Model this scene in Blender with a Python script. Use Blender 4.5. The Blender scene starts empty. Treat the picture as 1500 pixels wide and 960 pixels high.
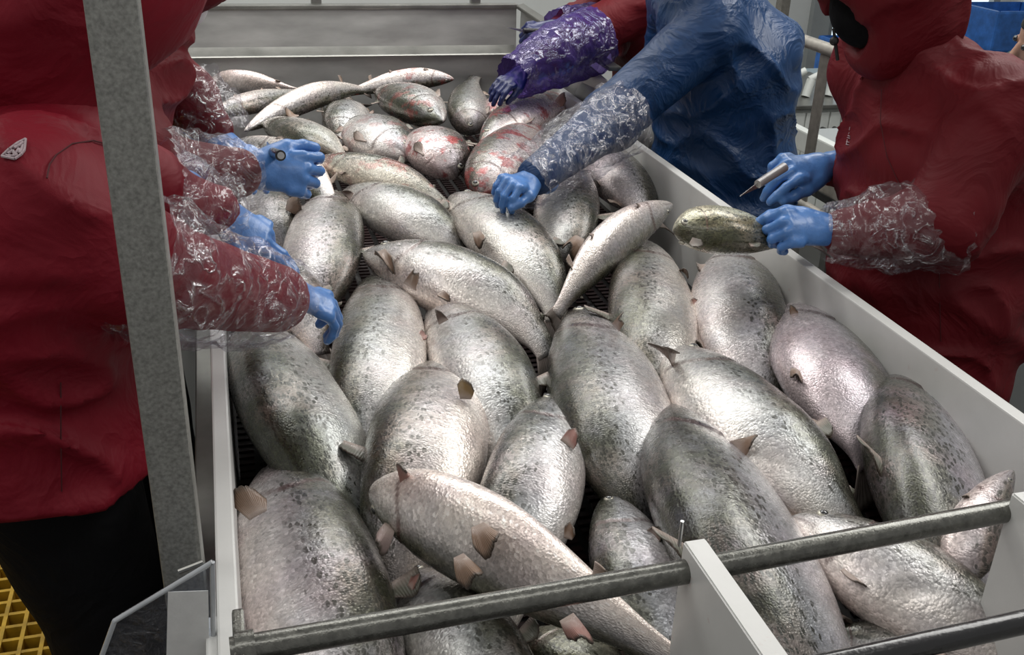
import bpy, bmesh, math, random
import numpy as np
from mathutils import Vector, Matrix
rnd = random.Random(7)
S = bpy.context.scene
C = S.collection

# ---------------------------------------------------------------- camera
F = 1507.0
CAM = np.array([0.0, 0.0, 1.70])
_Y = np.array([-460., 730., -F]); _Y /= np.linalg.norm(_Y)
_Z = np.array([123., 3190., F]); _Z -= _Z.dot(_Y) * _Y; _Z /= np.linalg.norm(_Z)
R = np.array([np.cross(_Y, _Z), _Y, _Z])          # camera -> world
cd = bpy.data.cameras.new('camera'); cam = bpy.data.objects.new('camera', cd); C.objects.link(cam)
cd.sensor_width = 36.0; cd.lens = 36.0 * F / 1500.0; cd.clip_end = 60
cam.matrix_world = Matrix.Translation(CAM) @ Matrix(R.tolist()).to_4x4()
S.camera = cam

def P(px, py, z=None, x=None, y=None):
    """world point seen at a pixel of the 1500x960 photograph, on a plane z=, x= or y="""
    d = R @ np.array([px - 750., 480. - py, -F])
    k = (z - CAM[2]) / d[2] if z is not None else (x / d[0] if x is not None else y / d[1])
    return CAM + k * d
def Q(p):
    c = R.T @ (np.array(p, float) - CAM)
    return np.array([750 + F * c[0] / -c[2], 480 - F * c[1] / -c[2]]), -c[2]

# ---------------------------------------------------------------- world, lamps, exposure
S.view_settings.view_transform = 'Standard'; S.view_settings.look = 'None'
S.view_settings.gamma = 1; S.view_settings.use_curve_mapping = False
S.view_settings.exposure = -0.05
w = bpy.data.worlds.new('world'); S.world = w; w.use_nodes = True
w.node_tree.nodes['Background'].inputs[0].default_value = (1.0, 0.99, 0.98, 1)
w.node_tree.nodes['Background'].inputs[1].default_value = 0.34
def area(name, loc, sx, sy, power, rot=(0, 0, 0), col=(1, .985, .95)):
    l = bpy.data.lights.new(name, 'AREA'); l.shape = 'RECTANGLE'; l.size = sx; l.size_y = sy
    l.energy = power; l.color = col
    o = bpy.data.objects.new(name, l); o.location = loc; o.rotation_euler = rot; C.objects.link(o)
area('ceiling_or_side_lamp', (0.55, 3.2, 3.2), 2.6, .5, 46)
area('ceiling_or_side_lamp', (0.55, 5.0, 3.2), 2.6, .5, 46)
area('ceiling_or_side_lamp', (-1.3, 1.7, 3.2), .35, 2.4, 20)
area('ceiling_or_side_lamp', (2.5, 2.6, 2.9), .7, 3.0, 52, (0, .75, 0))  # side lamp added to strengthen the window light on the right flanks
area('ceiling_or_side_lamp', (0.6, 0.1, 3.2), 2.4, .35, 13)

# ---------------------------------------------------------------- helpers
def link(o, parent=None, loc=None):
    C.objects.link(o)
    if parent is not None: o.parent = parent
    return o
def tag(o, label, cat, group=None):
    o['label'] = label; o['category'] = cat
    if group: o['group'] = group
    return o
def thing(name, label, cat, loc, group=None):
    o = bpy.data.objects.new(name, None); o.empty_display_size = .05; o.location = loc
    C.objects.link(o); return tag(o, label, cat, group)
def wloc(o):
    v = Vector((0, 0, 0))
    while o is not None: v += o.location; o = o.parent
    return np.array(v)
def mk(name, verts, faces, m, parent=None, smooth=True, loc=None):
    """one mesh object; verts are world coordinates, origin at parent's (or at loc)"""
    verts = np.asarray(verts, float)
    base = wloc(parent) if parent is not None else (np.array(loc, float) if loc is not None else np.zeros(3))
    me = bpy.data.meshes.new(name)
    me.from_pydata((verts - base).tolist(), [], [list(map(int, f)) for f in faces])
    if smooth: me.polygons.foreach_set('use_smooth', [True] * len(me.polygons))
    me.materials.append(m); me.update()
    o = bpy.data.objects.new(name, me)
    if parent is not None: o.parent = parent
    elif loc is not None: o.location = loc
    C.objects.link(o); return o
def from_bm(name, bm, m, parent=None, smooth=False, loc=None):
    base = Vector(wloc(parent)) if parent is not None else Vector(loc or (0, 0, 0))
    bmesh.ops.translate(bm, verts=bm.verts, vec=-base)
    me = bpy.data.meshes.new(name); bm.to_mesh(me); bm.free(); me.materials.append(m)
    if smooth:
        me.polygons.foreach_set('use_smooth', [True] * len(me.polygons))
    o = bpy.data.objects.new(name, me)
    if parent is not None: o.parent = parent
    else: o.location = base
    C.objects.link(o); return o
def bbox(bm, lo, hi, bev=0.0):
    r = bmesh.ops.create_cube(bm, size=1)
    vs = r['verts']
    lo, hi = Vector(lo), Vector(hi)
    for v in vs: v.co = Vector([lo[i] + (v.co[i] + .5) * (hi[i] - lo[i]) for i in range(3)])
    if bev:
        es = list({e for v in vs for e in v.link_edges})
        bmesh.ops.bevel(bm, geom=es, offset=bev, segments=2, affect='EDGES', profile=.6)
def box(name, lo, hi, m, parent=None, bev=.002, **k):
    bm = bmesh.new(); bbox(bm, lo, hi, bev); return from_bm(name, bm, m, parent, **k)
def btube(bm, a, b, r, r2=None, n=20, caps=True):
    a, b = Vector(a), Vector(b); d = b - a
    m = Matrix.Translation((a + b) / 2) @ d.to_track_quat('Z', 'Y').to_matrix().to_4x4()
    bmesh.ops.create_cone(bm, cap_ends=caps, segments=n, radius1=r, radius2=r if r2 is None else r2, depth=d.length, matrix=m)
def smooth_by_angle(o, ang=40):
    me = o.data
    for p in me.polygons: p.use_smooth = True
    bm = bmesh.new(); bm.from_mesh(me)
    for e in bm.edges:
        if len(e.link_faces) == 2 and e.calc_face_angle() > math.radians(ang): e.smooth = False
    bm.to_mesh(me); bm.free()
def tube(name, a, b, r, m, parent=None, n=24, **k):
    bm = bmesh.new(); btube(bm, a, b, r, n=n); o = from_bm(name, bm, m, parent, **k); smooth_by_angle(o); return o
def prism(name, pts, vec, m, parent=None, bev=0.0, **k):
    """polygon pts (world) extruded by vec"""
    bm = bmesh.new(); vs = [bm.verts.new(Vector(p)) for p in pts]; f = bm.faces.new(vs)
    r = bmesh.ops.extrude_face_region(bm, geom=[f])
    bmesh.ops.translate(bm, verts=[g for g in r['geom'] if isinstance(g, bmesh.types.BMVert)], vec=Vector(vec))
    bmesh.ops.recalc_face_normals(bm, faces=bm.faces)
    if bev: bmesh.ops.bevel(bm, geom=list(bm.edges), offset=bev, segments=2, affect='EDGES')
    return from_bm(name, bm, m, parent, **k)

# ---------------------------------------------------------------- materials
def newmat(name):
    m = bpy.data.materials.new(name); m.use_nodes = True
    nt = m.node_tree; b = nt.nodes['Principled BSDF']; return m, nt, b
def nd(nt, typ, **k):
    n = nt.nodes.new('ShaderNode' + typ)
    for a, v in k.items():
        if a.startswith('i_'):
            key = a[2:]; n.inputs[int(key) if key.isdigit() else key.replace('_', ' ')].default_value = v
        else: setattr(n, a, v)
    return n
def L(nt, a, b): nt.links.new(a, b)
def ramp(nt, src, stops):
    r = nt.nodes.new('ShaderNodeValToRGB'); e = r.color_ramp.elements
    while len(e) < len(stops): e.new(.5)
    for k, (p, c) in enumerate(stops):
        e[k].position = p; e[k].color = tuple(c) + (1,) if len(c) == 3 else c
    L(nt, src, r.inputs[0]); return r
def mathn(nt, op, a, b=None, c=None, clamp=False):
    n = nt.nodes.new('ShaderNodeMath'); n.operation = op; n.use_clamp = clamp
    for i, v in enumerate((a, b, c)):
        if v is None: continue
        if isinstance(v, (int, float)): n.inputs[i].default_value = v
        else: L(nt, v, n.inputs[i])
    return n.outputs[0]
def mix(nt, fac, a, b, blend='MIX'):
    n = nt.nodes.new('ShaderNodeMix'); n.data_type = 'RGBA'; n.blend_type = blend
    for i, v in ((0, fac), (6, a), (7, b)):
        if isinstance(v, (int, float)): n.inputs[i].default_value = v
        elif isinstance(v, tuple): n.inputs[i].default_value = v + (1,) if len(v) == 3 else v
        else: L(nt, v, n.inputs[i])
    return n.outputs[2]
def coords(nt, scale=(1, 1, 1)):
    tc = nd(nt, 'TexCoord'); mp = nd(nt, 'Mapping'); mp.inputs['Scale'].default_value = scale
    L(nt, tc.outputs['Object'], mp.inputs[0]); return mp.outputs[0]
def noise(nt, co, scale, detail=3, rough=.55):
    n = nd(nt, 'TexNoise'); n.inputs['Scale'].default_value = scale; n.inputs['Detail'].default_value = detail
    n.inputs['Roughness'].default_value = rough; L(nt, co, n.inputs['Vector']); return n.outputs['Fac']
def bump(nt, b, h, strength, dist=.01):
    n = nd(nt, 'Bump'); n.inputs['Strength'].default_value = strength; n.inputs['Distance'].default_value = dist
    L(nt, h, n.inputs['Height']); L(nt, n.outputs[0], b.inputs['Normal']); return n
def simple(name, col, rough=.5, metal=0., var=.12, nscale=30, bstr=.1, bdist=.002, stretch=(1, 1, 1), coat=0, spec=.5, col2=None):
    m, nt, b = newmat(name)
    co = coords(nt, stretch); n = noise(nt, co, nscale, 4)
    c2 = col2 or tuple(min(1, c * (1 + var)) for c in col); c1 = tuple(c * (1 - var) for c in col)
    r = ramp(nt, n, [(.3, c1), (.7, c2)]); L(nt, r.outputs[0], b.inputs['Base Color'])
    rr = mathn(nt, 'MULTIPLY_ADD', n, .2, max(rough - .1, .02)); L(nt, rr, b.inputs['Roughness'])
    b.inputs['Metallic'].default_value = metal; b.inputs['Coat Weight'].default_value = coat
    b.inputs['Specular IOR Level'].default_value = spec
    if bstr: bump(nt, b, noise(nt, co, nscale * 4, 3), bstr, bdist)
    return m

def fish_material():
    m, nt, b = newmat('fish_skin')
    at = nd(nt, 'Attribute', attribute_name='fx'); sep = nd(nt, 'SeparateColor'); L(nt, at.outputs['Color'], sep.inputs[0])
    t, dv, gr = sep.outputs[0], sep.outputs[1], sep.outputs[2]      # along the body, dorsal 1 .. ventral 0, creases
    oi = nd(nt, 'ObjectInfo')
    tc = nd(nt, 'TexCoord'); ob = tc.outputs['Object']; uv = nd(nt, 'UVMap', uv_map='UV').outputs[0]
    rv = nd(nt, 'VectorMath', operation='ADD'); L(nt, ob, rv.inputs[0])
    cx = nd(nt, 'CombineXYZ'); 
    for i in range(3): L(nt, mathn(nt, 'MULTIPLY', oi.outputs['Random'], 7.0 + i * 3), cx.inputs[i])
    L(nt, cx.outputs[0], rv.inputs[1]); co = rv.outputs[0]
    big = noise(nt, co, 9, 3); mid = noise(nt, co, 45, 3); fine = noise(nt, co, 420, 2, .7)
    f = mathn(nt, 'ADD', dv, mathn(nt, 'MULTIPLY', mathn(nt, 'SUBTRACT', mid, .5), .22))
    f = mathn(nt, 'ADD', f, mathn(nt, 'MULTIPLY', mathn(nt, 'SUBTRACT', fine, .5), .16), clamp=True)
    base = ramp(nt, f, [(.0, (.80, .72, .68)), (.20, (.70, .66, .63)), (.42, (.54, .53, .53)),
                        (.58, (.33, .335, .335)), (.72, (.17, .17, .135)), (.88, (.06, .063, .04))]).outputs[0]
    # pinkish and violet bloom
    base = mix(nt, mathn(nt, 'MULTIPLY', ramp(nt, big, [(.45, (0, 0, 0)), (.7, (1, 1, 1))]).outputs[0], .30), base, (.52, .36, .37))
    b2 = noise(nt, co, 14, 2)
    base = mix(nt, mathn(nt, 'MULTIPLY', ramp(nt, b2, [(.5, (0, 0, 0)), (.75, (1, 1, 1))]).outputs[0], .25), base, (.40, .40, .50))
    # scale glitter painted into the base colour, light and dark cells
    sc = nd(nt, 'TexVoronoi', voronoi_dimensions='2D'); sc.inputs['Scale'].default_value = 1; mp = nd(nt, 'Mapping'); mp.inputs['Scale'].default_value = (165, 100, 1)
    L(nt, uv, mp.inputs[0]); L(nt, mp.outputs[0], sc.inputs['Vector'])
    cellr = nd(nt, 'SeparateColor'); L(nt, sc.outputs['Color'], cellr.inputs[0])
    gl = ramp(nt, cellr.outputs[0], [(.0, (.66, .66, .66)), (.5, (1, 1, 1)), (.88, (1.1, 1.1, 1.1)), (1., (1.5, 1.5, 1.5))]).outputs[0]
    base = mix(nt, .8, base, gl, 'MULTIPLY')
    # dark spots on back and upper flank
    sp = nd(nt, 'TexVoronoi', voronoi_dimensions='2D'); sp.inputs['Scale'].default_value = 1; mp2 = nd(nt, 'Mapping'); mp2.inputs['Scale'].default_value = (50, 72, 1)
    dn = nd(nt, 'TexNoise'); dn.inputs['Scale'].default_value = 90; L(nt, ob, dn.inputs['Vector'])
    ad = nd(nt, 'VectorMath', operation='MULTIPLY_ADD'); L(nt, dn.outputs['Color'], ad.inputs[0]); ad.inputs[1].default_value = (.9, .9, 0)
    L(nt, uv, mp2.inputs[0]); L(nt, mp2.outputs[0], ad.inputs[2]); L(nt, ad.outputs[0], sp.inputs['Vector'])
    s2 = nd(nt, 'SeparateColor'); L(nt, sp.outputs['Color'], s2.inputs[0])
    rad = mathn(nt, 'MULTIPLY', mathn(nt, 'ADD', s2.outputs[0], .6), .38)
    inside = ramp(nt, mathn(nt, 'SUBTRACT', rad, sp.outputs['Distance']), [(.0, (0, 0, 0)), (.07, (1, 1, 1))]).outputs[0]
    zone = ramp(nt, mathn(nt, 'ADD', dv, mathn(nt, 'MULTIPLY', mathn(nt, 'SUBTRACT', s2.outputs[1], .5), .30)), [(.50, (0, 0, 0)), (.64, (1, 1, 1))]).outputs[0]
    occ = ramp(nt, s2.outputs[2], [(.30, (0, 0, 0)), (.34, (1, 1, 1))]).outputs[0]
    spot = mathn(nt, 'MULTIPLY', mathn(nt, 'MULTIPLY', inside, zone), occ)
    base = mix(nt, mathn(nt, 'MULTIPLY', mathn(nt, 'MULTIPLY', spot, at.outputs['Alpha']), .95), base, (.045, .045, .035))
    # blood
    bn = noise(nt, co, 16, 5, .65)
    amt = mathn(nt, 'MULTIPLY', ramp(nt, bn, [(.53, (0, 0, 0)), (.60, (1, 1, 1))]).outputs[0], oi.outputs['Alpha'])
    base = mix(nt, mathn(nt, 'MULTIPLY', amt, .85), base, (.36, .035, .035))
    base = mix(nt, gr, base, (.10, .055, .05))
    base = mix(nt, 1., base, oi.outputs['Color'], 'MULTIPLY')
    L(nt, base, b.inputs['Base Color'])
    b.inputs['Metallic'].default_value = .45
    L(nt, mathn(nt, 'ADD', mathn(nt, 'MULTIPLY', cellr.outputs[1], .16), .20), b.inputs['Roughness'])
    b.inputs['Coat Weight'].default_value = .6; b.inputs['Coat Roughness'].default_value = .13
    h = mathn(nt, 'ADD', mathn(nt, 'MULTIPLY', sc.outputs['Distance'], -.6), mathn(nt, 'MULTIPLY', fine, .6))
    h = mathn(nt, 'ADD', h, mathn(nt, 'MULTIPLY', noise(nt, co, 60, 3), 1.6))
    bump(nt, b, h, .55, .0013)
    cb_ = nd(nt, 'Bump'); cb_.inputs['Strength'].default_value = .6; cb_.inputs['Distance'].default_value = .0012
    L(nt, mathn(nt, 'ADD', noise(nt, co, 75, 4), mathn(nt, 'MULTIPLY', fine, .35)), cb_.inputs['Height']); L(nt, cb_.outputs[0], b.inputs['Coat Normal'])
    return m
M_FISH = fish_material()

def fin_material():
    m, nt, b = newmat('fin'); oi = nd(nt, 'ObjectInfo')
    uv = nd(nt, 'UVMap', uv_map='UV'); s = nd(nt, 'SeparateXYZ'); L(nt, uv.outputs[0], s.inputs[0])
    ray = mathn(nt, 'SINE', mathn(nt, 'MULTIPLY', s.outputs[0], 110.))
    c = mix(nt, mathn(nt, 'MULTIPLY_ADD', ray, .08, .10), oi.outputs['Color'], (.10, .08, .06))
    c = mix(nt, ramp(nt, mathn(nt, 'ADD', s.outputs[1], mathn(nt, 'MULTIPLY', noise(nt, coords(nt), 60, 3), .5)), [(.25, (1, 1, 1)), (.75, (0, 0, 0))]).outputs[0], c, (.40, .32, .28))
    c = mix(nt, ramp(nt, s.outputs[1], [(.8, (0, 0, 0)), (1., (1, 1, 1))]).outputs[0], c, (.08, .06, .045))
    L(nt, c, b.inputs['Base Color']); b.inputs['Roughness'].default_value = .42
    b.inputs['Coat Weight'].default_value = .2; b.inputs['Coat Roughness'].default_value = .15
    bump(nt, b, ray, .3, .001); return m
M_FIN = fin_material()
M_EYE = simple('eye_black', (.012, .012, .014), .08, var=0, bstr=0, coat=1)
M_IRIS = simple('eye_ring', (.45, .43, .36), .3, .5, bstr=0)
M_STEEL = simple('brushed_steel', (.23, .23, .215), .34, .75, var=.22, nscale=9, bstr=.25, bdist=.001, stretch=(1, 1, 1))
M_POST = simple('galvanised_post', (.265, .265, .245), .42, .4, var=.30, nscale=260, bstr=.25, bdist=.0006)
M_HOP = simple('hopper_steel', (.40, .40, .39), .45, .45, var=.20, nscale=5, bstr=.12, stretch=(1, 1, 3))
M_BARM = simple('wet_steel_bar', (.135, .135, .12), .25, .65, var=.35, nscale=90, bstr=.4, bdist=.0012, coat=.4)
M_BLACK = simple('black_rubber', (.012, .012, .013), .25, 0, bstr=.3, coat=.4)
M_BELT = simple('black_belt', (.012, .012, .012), .3, 0, var=.4, coat=.3)
M_BELTREFL = simple('belt_link_red_reflection', (.028, .009, .009), .5, 0)  # red reflections on the black belt, painted as link colour
M_YEL = simple('yellow_grating', (.50, .30, .018), .55, 0, var=.3, nscale=25)
M_WALL = simple('wall_paint', (.66, .68, .66), .6, 0, var=.03, nscale=3, bstr=.05)
M_FLOOR = simple('wet_concrete', (.030, .030, .028), .4, 0, var=.3, nscale=5)
M_PALE = simple('pale_panel', (.62, .65, .62), .4, 0, var=.08, nscale=8)
M_GREYP = simple('grey_panel', (.30, .32, .32), .45, 0, var=.08, nscale=8)
M_BLUEBIN = simple('blue_plastic', (.035, .16, .52), .4, 0, var=.3, nscale=18)
M_PAPER = simple('white_sheet', (.66, .66, .65), .6, 0, var=.05, nscale=60)
M_RAIL = simple('rail_steel', (.40, .38, .34), .35, .5, var=.15, nscale=40)
M_FLAT = simple('flat_bar_steel', (.19, .18, .16), .5, .4, var=.2, nscale=40)
M_KNIFE = simple('knife_steel', (.50, .50, .50), .22, .9, var=.1, bstr=0)
M_SKIN = simple('skin', (.42, .24, .17), .5, 0, var=.1)
M_MASKW = simple('white_mask', (.72, .70, .70), .7, 0, var=.05, nscale=80)
M_BOOT = simple('black_boot', (.012, .012, .013), .3, 0)
M_CORD = simple('black_cord', (.008, .008, .008), .5, 0)

def tray_plastic():
    m, nt, b = newmat('white_tray_plastic'); co = coords(nt)
    n = noise(nt, co, 6, 4); r = ramp(nt, n, [(.3, (.60, .60, .58)), (.7, (.70, .70, .68))]).outputs[0]
    st = noise(nt, coords(nt, (1, 1, 1)), 28, 5, .7)
    st2 = noise(nt, coords(nt, (1, .6, 1)), 4, 3)
    f = mathn(nt, 'MULTIPLY', ramp(nt, st, [(.62, (0, 0, 0)), (.72, (1, 1, 1))]).outputs[0], ramp(nt, st2, [(.45, (0, 0, 0)), (.65, (1, 1, 1))]).outputs[0])
    c = mix(nt, mathn(nt, 'MULTIPLY', f, .55), r, (.42, .16, .13))
    L(nt, c, b.inputs['Base Color']); b.inputs['Roughness'].default_value = .33
    bump(nt, b, noise(nt, co, 60, 3), .2, .001); return m
M_TRAY = tray_plastic()

def cloth(name, col, rough=.62, spec=.3, wr=.35):
    m, nt, b = newmat(name); co = coords(nt)
    n = noise(nt, co, 5, 4); r = ramp(nt, n, [(.3, tuple(c * .80 for c in col)), (.7, tuple(min(1, c * 1.12) for c in col))])
    L(nt, r.outputs[0], b.inputs['Base Color']); b.inputs['Roughness'].default_value = rough
    b.inputs['Specular IOR Level'].default_value = spec
    if 'red' in name:
        pass
    dn = nd(nt, 'TexNoise'); dn.inputs['Scale'].default_value = 7; dn.inputs['Detail'].default_value = 4; dn.inputs['Distortion'].default_value = 1.2
    L(nt, co, dn.inputs['Vector'])
    rid = mathn(nt, 'ABSOLUTE', mathn(nt, 'SUBTRACT', dn.outputs['Fac'], .5))
    wv = noise(nt, co, 700, 1)
    h = mathn(nt, 'ADD', mathn(nt, 'MULTIPLY', rid, -1.), mathn(nt, 'MULTIPLY', wv, .01))
    bump(nt, b, h, wr, .05); return m
M_RED = cloth('red_jacket_fabric', (.185, .004, .014), .6, .25)
M_RED2 = cloth('dark_red_jacket_fabric', (.120, .0035, .008), .6, .25)
M_BLUE = cloth('blue_gown_fabric', (.0025, .034, .115), .45, .4, .6)
M_TROU = cloth('black_trouser_fabric', (.006, .006, .007), .8, .12)
M_GRN = cloth('grey_work_jacket_fabric', (.07, .09, .085), .7, .2)

def glove_mat(name, col):
    m, nt, b = newmat(name); co = coords(nt)
    n = noise(nt, co, 30, 3); r = ramp(nt, n, [(.3, tuple(c * .85 for c in col)), (.7, tuple(min(1, c * 1.15) for c in col))])
    L(nt, r.outputs[0], b.inputs['Base Color']); b.inputs['Roughness'].default_value = .38
    b.inputs['Coat Weight'].default_value = .25; b.inputs['Coat Roughness'].default_value = .2
    b.inputs['Subsurface Weight'].default_value = .0
    bump(nt, b, noise(nt, co, 90, 3), .35, .003); return m
M_GLOVE = glove_mat('blue_nitrile', (.07, .20, .50))
M_GLOVED = glove_mat('dark_blue_glove', (.003, .010, .085))

def film(name, tint=(.95, .95, .97), lo=.16, hi=.75, scale=26, dmix=.35, dcol=(.50, .47, .50)):
    m = bpy.data.materials.new(name); m.use_nodes = True; nt = m.node_tree; nt.nodes.clear()
    out = nd(nt, 'OutputMaterial'); tr = nd(nt, 'BsdfTransparent'); tr.inputs[0].default_value = tint + (1,)
    gl = nd(nt, 'BsdfGlossy'); gl.inputs['Roughness'].default_value = .16; gl.inputs[0].default_value = (.9, .9, .92, 1)
    df = nd(nt, 'BsdfDiffuse'); df.inputs[0].default_value = dcol + (1,)
    co = coords(nt, (1, 1, 1))
    dn = nd(nt, 'TexNoise'); dn.inputs['Scale'].default_value = scale; dn.inputs['Detail'].default_value = 5; dn.inputs['Distortion'].default_value = 1.6
    L(nt, co, dn.inputs['Vector'])
    rid = mathn(nt, 'SUBTRACT', 1., mathn(nt, 'MULTIPLY', mathn(nt, 'ABSOLUTE', mathn(nt, 'SUBTRACT', dn.outputs['Fac'], .5)), 9.), clamp=True)
    rid = mathn(nt, 'MULTIPLY', mathn(nt, 'POWER', rid, 3.), ramp(nt, noise(nt, co, 16, 2), [(.38, (.12, .12, .12)), (.62, (1, 1, 1))]).outputs[0])
    bp = nd(nt, 'Bump'); bp.inputs['Strength'].default_value = .9; bp.inputs['Distance'].default_value = .006
    L(nt, mathn(nt, 'ADD', rid, dn.outputs['Fac']), bp.inputs['Height']); L(nt, bp.outputs[0], gl.inputs['Normal']); L(nt, bp.outputs[0], df.inputs['Normal'])
    a = nd(nt, 'MixShader'); a.inputs[0].default_value = dmix; L(nt, gl.outputs[0], a.inputs[1]); L(nt, df.outputs[0], a.inputs[2])
    lw = nd(nt, 'LayerWeight'); lw.inputs[0].default_value = .25; L(nt, bp.outputs[0], lw.inputs['Normal'])
    fac = mathn(nt, 'ADD', mathn(nt, 'MULTIPLY', rid, hi - lo), mathn(nt, 'MULTIPLY', lw.outputs['Facing'], .14))
    fac = mathn(nt, 'ADD', fac, lo, clamp=True)
    mx = nd(nt, 'MixShader'); L(nt, fac, mx.inputs[0]); L(nt, tr.outputs[0], mx.inputs[1]); L(nt, a.outputs[0], mx.inputs[2])
    L(nt, mx.outputs[0], out.inputs[0]); return m
M_FILM = film('clear_sleeve_film', lo=.09, hi=.60, scale=17)
M_FILMP = film('purple_sleeve_film', tint=(.30, .20, .62), lo=.45, hi=.55, scale=12, dmix=.80, dcol=(.10, .06, .27))
M_PLEX = film('clear_guard_plastic', tint=(.80, .83, .88), lo=.07, hi=.10, scale=40)
# ---------------------------------------------------------------- the room
def struct(o): o['kind'] = 'structure'; return o
struct(box('floor', (-4, -2, -.10), (6, 9, 0), M_FLOOR, loc=(0, 0, 0)))
struct(box('wall_back', (-4, 7.0, 0), (4.25, 7.15, 3.4), M_WALL, loc=(0, 7, 0)))
struct(box('wall_left', (-4.1, -2, 0), (-4, 7.0, 3.4), M_WALL, loc=(-4, 2, 0)))
# back wall right of the door frame: two wide window bays
wr = bmesh.new()
bbox(wr, (4.4, 7.0, 0), (6, 7.15, .25)); bbox(wr, (4.4, 7.0, 2.4), (6, 7.15, 3.4)); bbox(wr, (5.9, 7.0, .25), (6, 7.15, 2.4))
struct(from_bm('wall_back_right', wr, M_WALL, loc=(4, 7, 0)))
struct(box('trim_1', (4.25, 6.95, 0), (4.4, 7.15, 3.4), M_GREYP, loc=(2.6, 7, 0)))
def glow_glass():
    m, nt, b = newmat('daylit_glass'); b.inputs['Base Color'].default_value = (.8, .9, 1, 1)
    b.inputs['Emission Color'].default_value = (.80, .93, 1, 1); b.inputs['Emission Strength'].default_value = 1.0
    b.inputs['Roughness'].default_value = .1; return m
M_GLOW = glow_glass()
win = struct(box('window_1', (4.4, 7.06, .25), (5.9, 7.08, 2.4), M_GLOW, loc=(4, 7, .5)))
for x in (4.4, 4.9, 5.4, 5.84):
    box('window_bar', (x, 7.0, .25), (x + .06, 7.06, 2.4), M_GREYP, win)
struct(box('wall_right', (6, -2, 0), (6.1, 7.15, 3.4), M_WALL, loc=(6, 2, 0)))

# ---------------------------------------------------------------- floor grating (lower left)
g = thing('floor_grating', 'yellow moulded grating floor panel at lower left beside black trousers', 'grating', (-1.0, 2.2, 0))
bm = bmesh.new()
for i in range(30): bbox(bm, (-1.75 + i * .045, .6, .012), (-1.75 + i * .045 + .009, 3.6, .05))
bars = from_bm('long_bars', bm, M_YEL, g); bars['kind'] = 'stuff'
bm = bmesh.new()
for j in range(66): bbox(bm, (-1.75, .6 + j * .045, .012), (-.435, .6 + j * .045 + .009, .048))
bars = from_bm('cross_bars', bm, M_YEL, g); bars['kind'] = 'stuff'
box('border', (-.44, .6, .0), (-.425, 3.6, .05), M_YEL, g)

# ---------------------------------------------------------------- sorting tray
T = .95; XL0, XL1, XR0, XR1 = -.050, -.027, 1.100, 1.124; YN, YF = .50, 3.66
tr = thing('sorting_tray', 'long white plastic walled sorting tray full of silver fish', 'tray', (.53, 2.1, 0))
box('side_wall', (XL0, .72, .62), (XL1, YF, T), M_TRAY, tr, .003)
box('side_wall', (XR0, YN, .60), (XR1, YF, T), M_TRAY, tr, .003)
box('belt', (XL1, YN, .690), (XR0, YF, .705), M_BELT, tr, 0)
bm = bmesh.new()
for j in range(150):
    y = YN + .02 + j * .021
    if y > YF: break
    for i in range(28): bbox(bm, (XL1 + .005 + i * .04, y, .703), (XL1 + .005 + i * .04 + .026, y + .011, .709))
o = from_bm('belt_links', bm, M_BELTREFL, tr); o['kind'] = 'stuff'
for x in (XL0 - .045, XR1 + .006):
    box('frame_rail', (x, .74, .66), (x + .038, YF, .72), M_STEEL, tr, .003)
for x in (XL0 - .04, XR1 + .008):
    for y in (.80, 2.2, 3.5): box('leg', (x, y, 0), (x + .034, y + .04, .66), M_STEEL, tr, .002)
for y in (.9, 2.2, 3.4): box('cross_member', (XL0 - .02, y, .64), (XR1 + .02, y + .04, .685), M_STEEL, tr, .002)
o = box('end_block', (XL0 - .012, .60, .60), (XL0 + .006, .905, T - .006), M_TRAY, tr, .003)
# near bars and dividers
ya = .797; zb = 1.0
tube('cross_bar', (-.035, .784, zb), (.449, ya, zb), .0135, M_BARM, tr)
tube('cross_bar', (.449, ya, zb), (.93, .818, zb), .0135, M_BARM, tr)
box('bar_bracket', (XL0 + .018, .60, .80), (XL0 + .030, .835, 1.008), M_BARM, tr, .003)
tube('end_collar', (-.030, .7842, zb), (-.012, .785, zb), .017, M_BARM, tr)
for x in (.437, .855):
    pr = prism('divider_plate', [(x, .811, .70), (x, .811, 1.030), (x, .36, 1.030), (x, .36, .70)], (.026, 0, 0), M_TRAY, tr, .002)
tube('screw_pin', (.436, .816, 1.02), (.436, .816, 1.052), .0022, M_KNIFE, tr, n=10)
tube('black_bar', (.463, .648, .985), (.855, .662, .985), .0125, M_BLACK, tr)

# ---------------------------------------------------------------- hopper at the far end
YH = 3.70
hp = thing('steel_hopper', 'grey sheet steel hopper panel behind the far end of the tray', 'hopper', (.5, YH, 0))
prism('back_panel', [(-.20, YH, .70), (1.065, YH, .70), (1.065, YH + .04, 1.15), (-.20, YH + .04, 1.16)], (0, .006, 0), M_HOP, hp)
prism('ledge', [(-.20, YH - .012, 1.0), (1.055, YH - .012, .995), (1.058, YH + .03, 1.022), (-.20, YH + .03, 1.028)], (0, .004, .004), M_STEEL, hp, .001)
box('rim', (-.22, YH + .03, 1.150), (1.07, YH + .075, 1.166), M_STEEL, hp, .004)
prism('side_panel', [(1.067, YH + .01, .80), (1.20, 2.9, .80), (1.22, 2.88, .98), (1.085, YH + .05, 1.15)], (.006, 0, 0), M_HOP, hp)
prism('side_rim', [(1.06, YH + .03, 1.152), (1.195, 3.1, 1.05), (1.24, 3.1, 1.05), (1.10, YH + .075, 1.152)], (0, 0, .012), M_STEEL, hp, .002)
box('left_panel', (-.22, 2.9, .72), (-.214, YH + .06, 1.15), M_HOP, hp, .001)
for x in (.33, .90): box('lug', (x, YH + .06, 1.13), (x + .035, YH + .09, 1.24), M_STEEL, hp, .003)
for x in (-.20, 1.02): box('leg', (x, YH + .02, 0), (x + .04, YH + .06, .72), M_STEEL, hp, .003)
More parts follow.
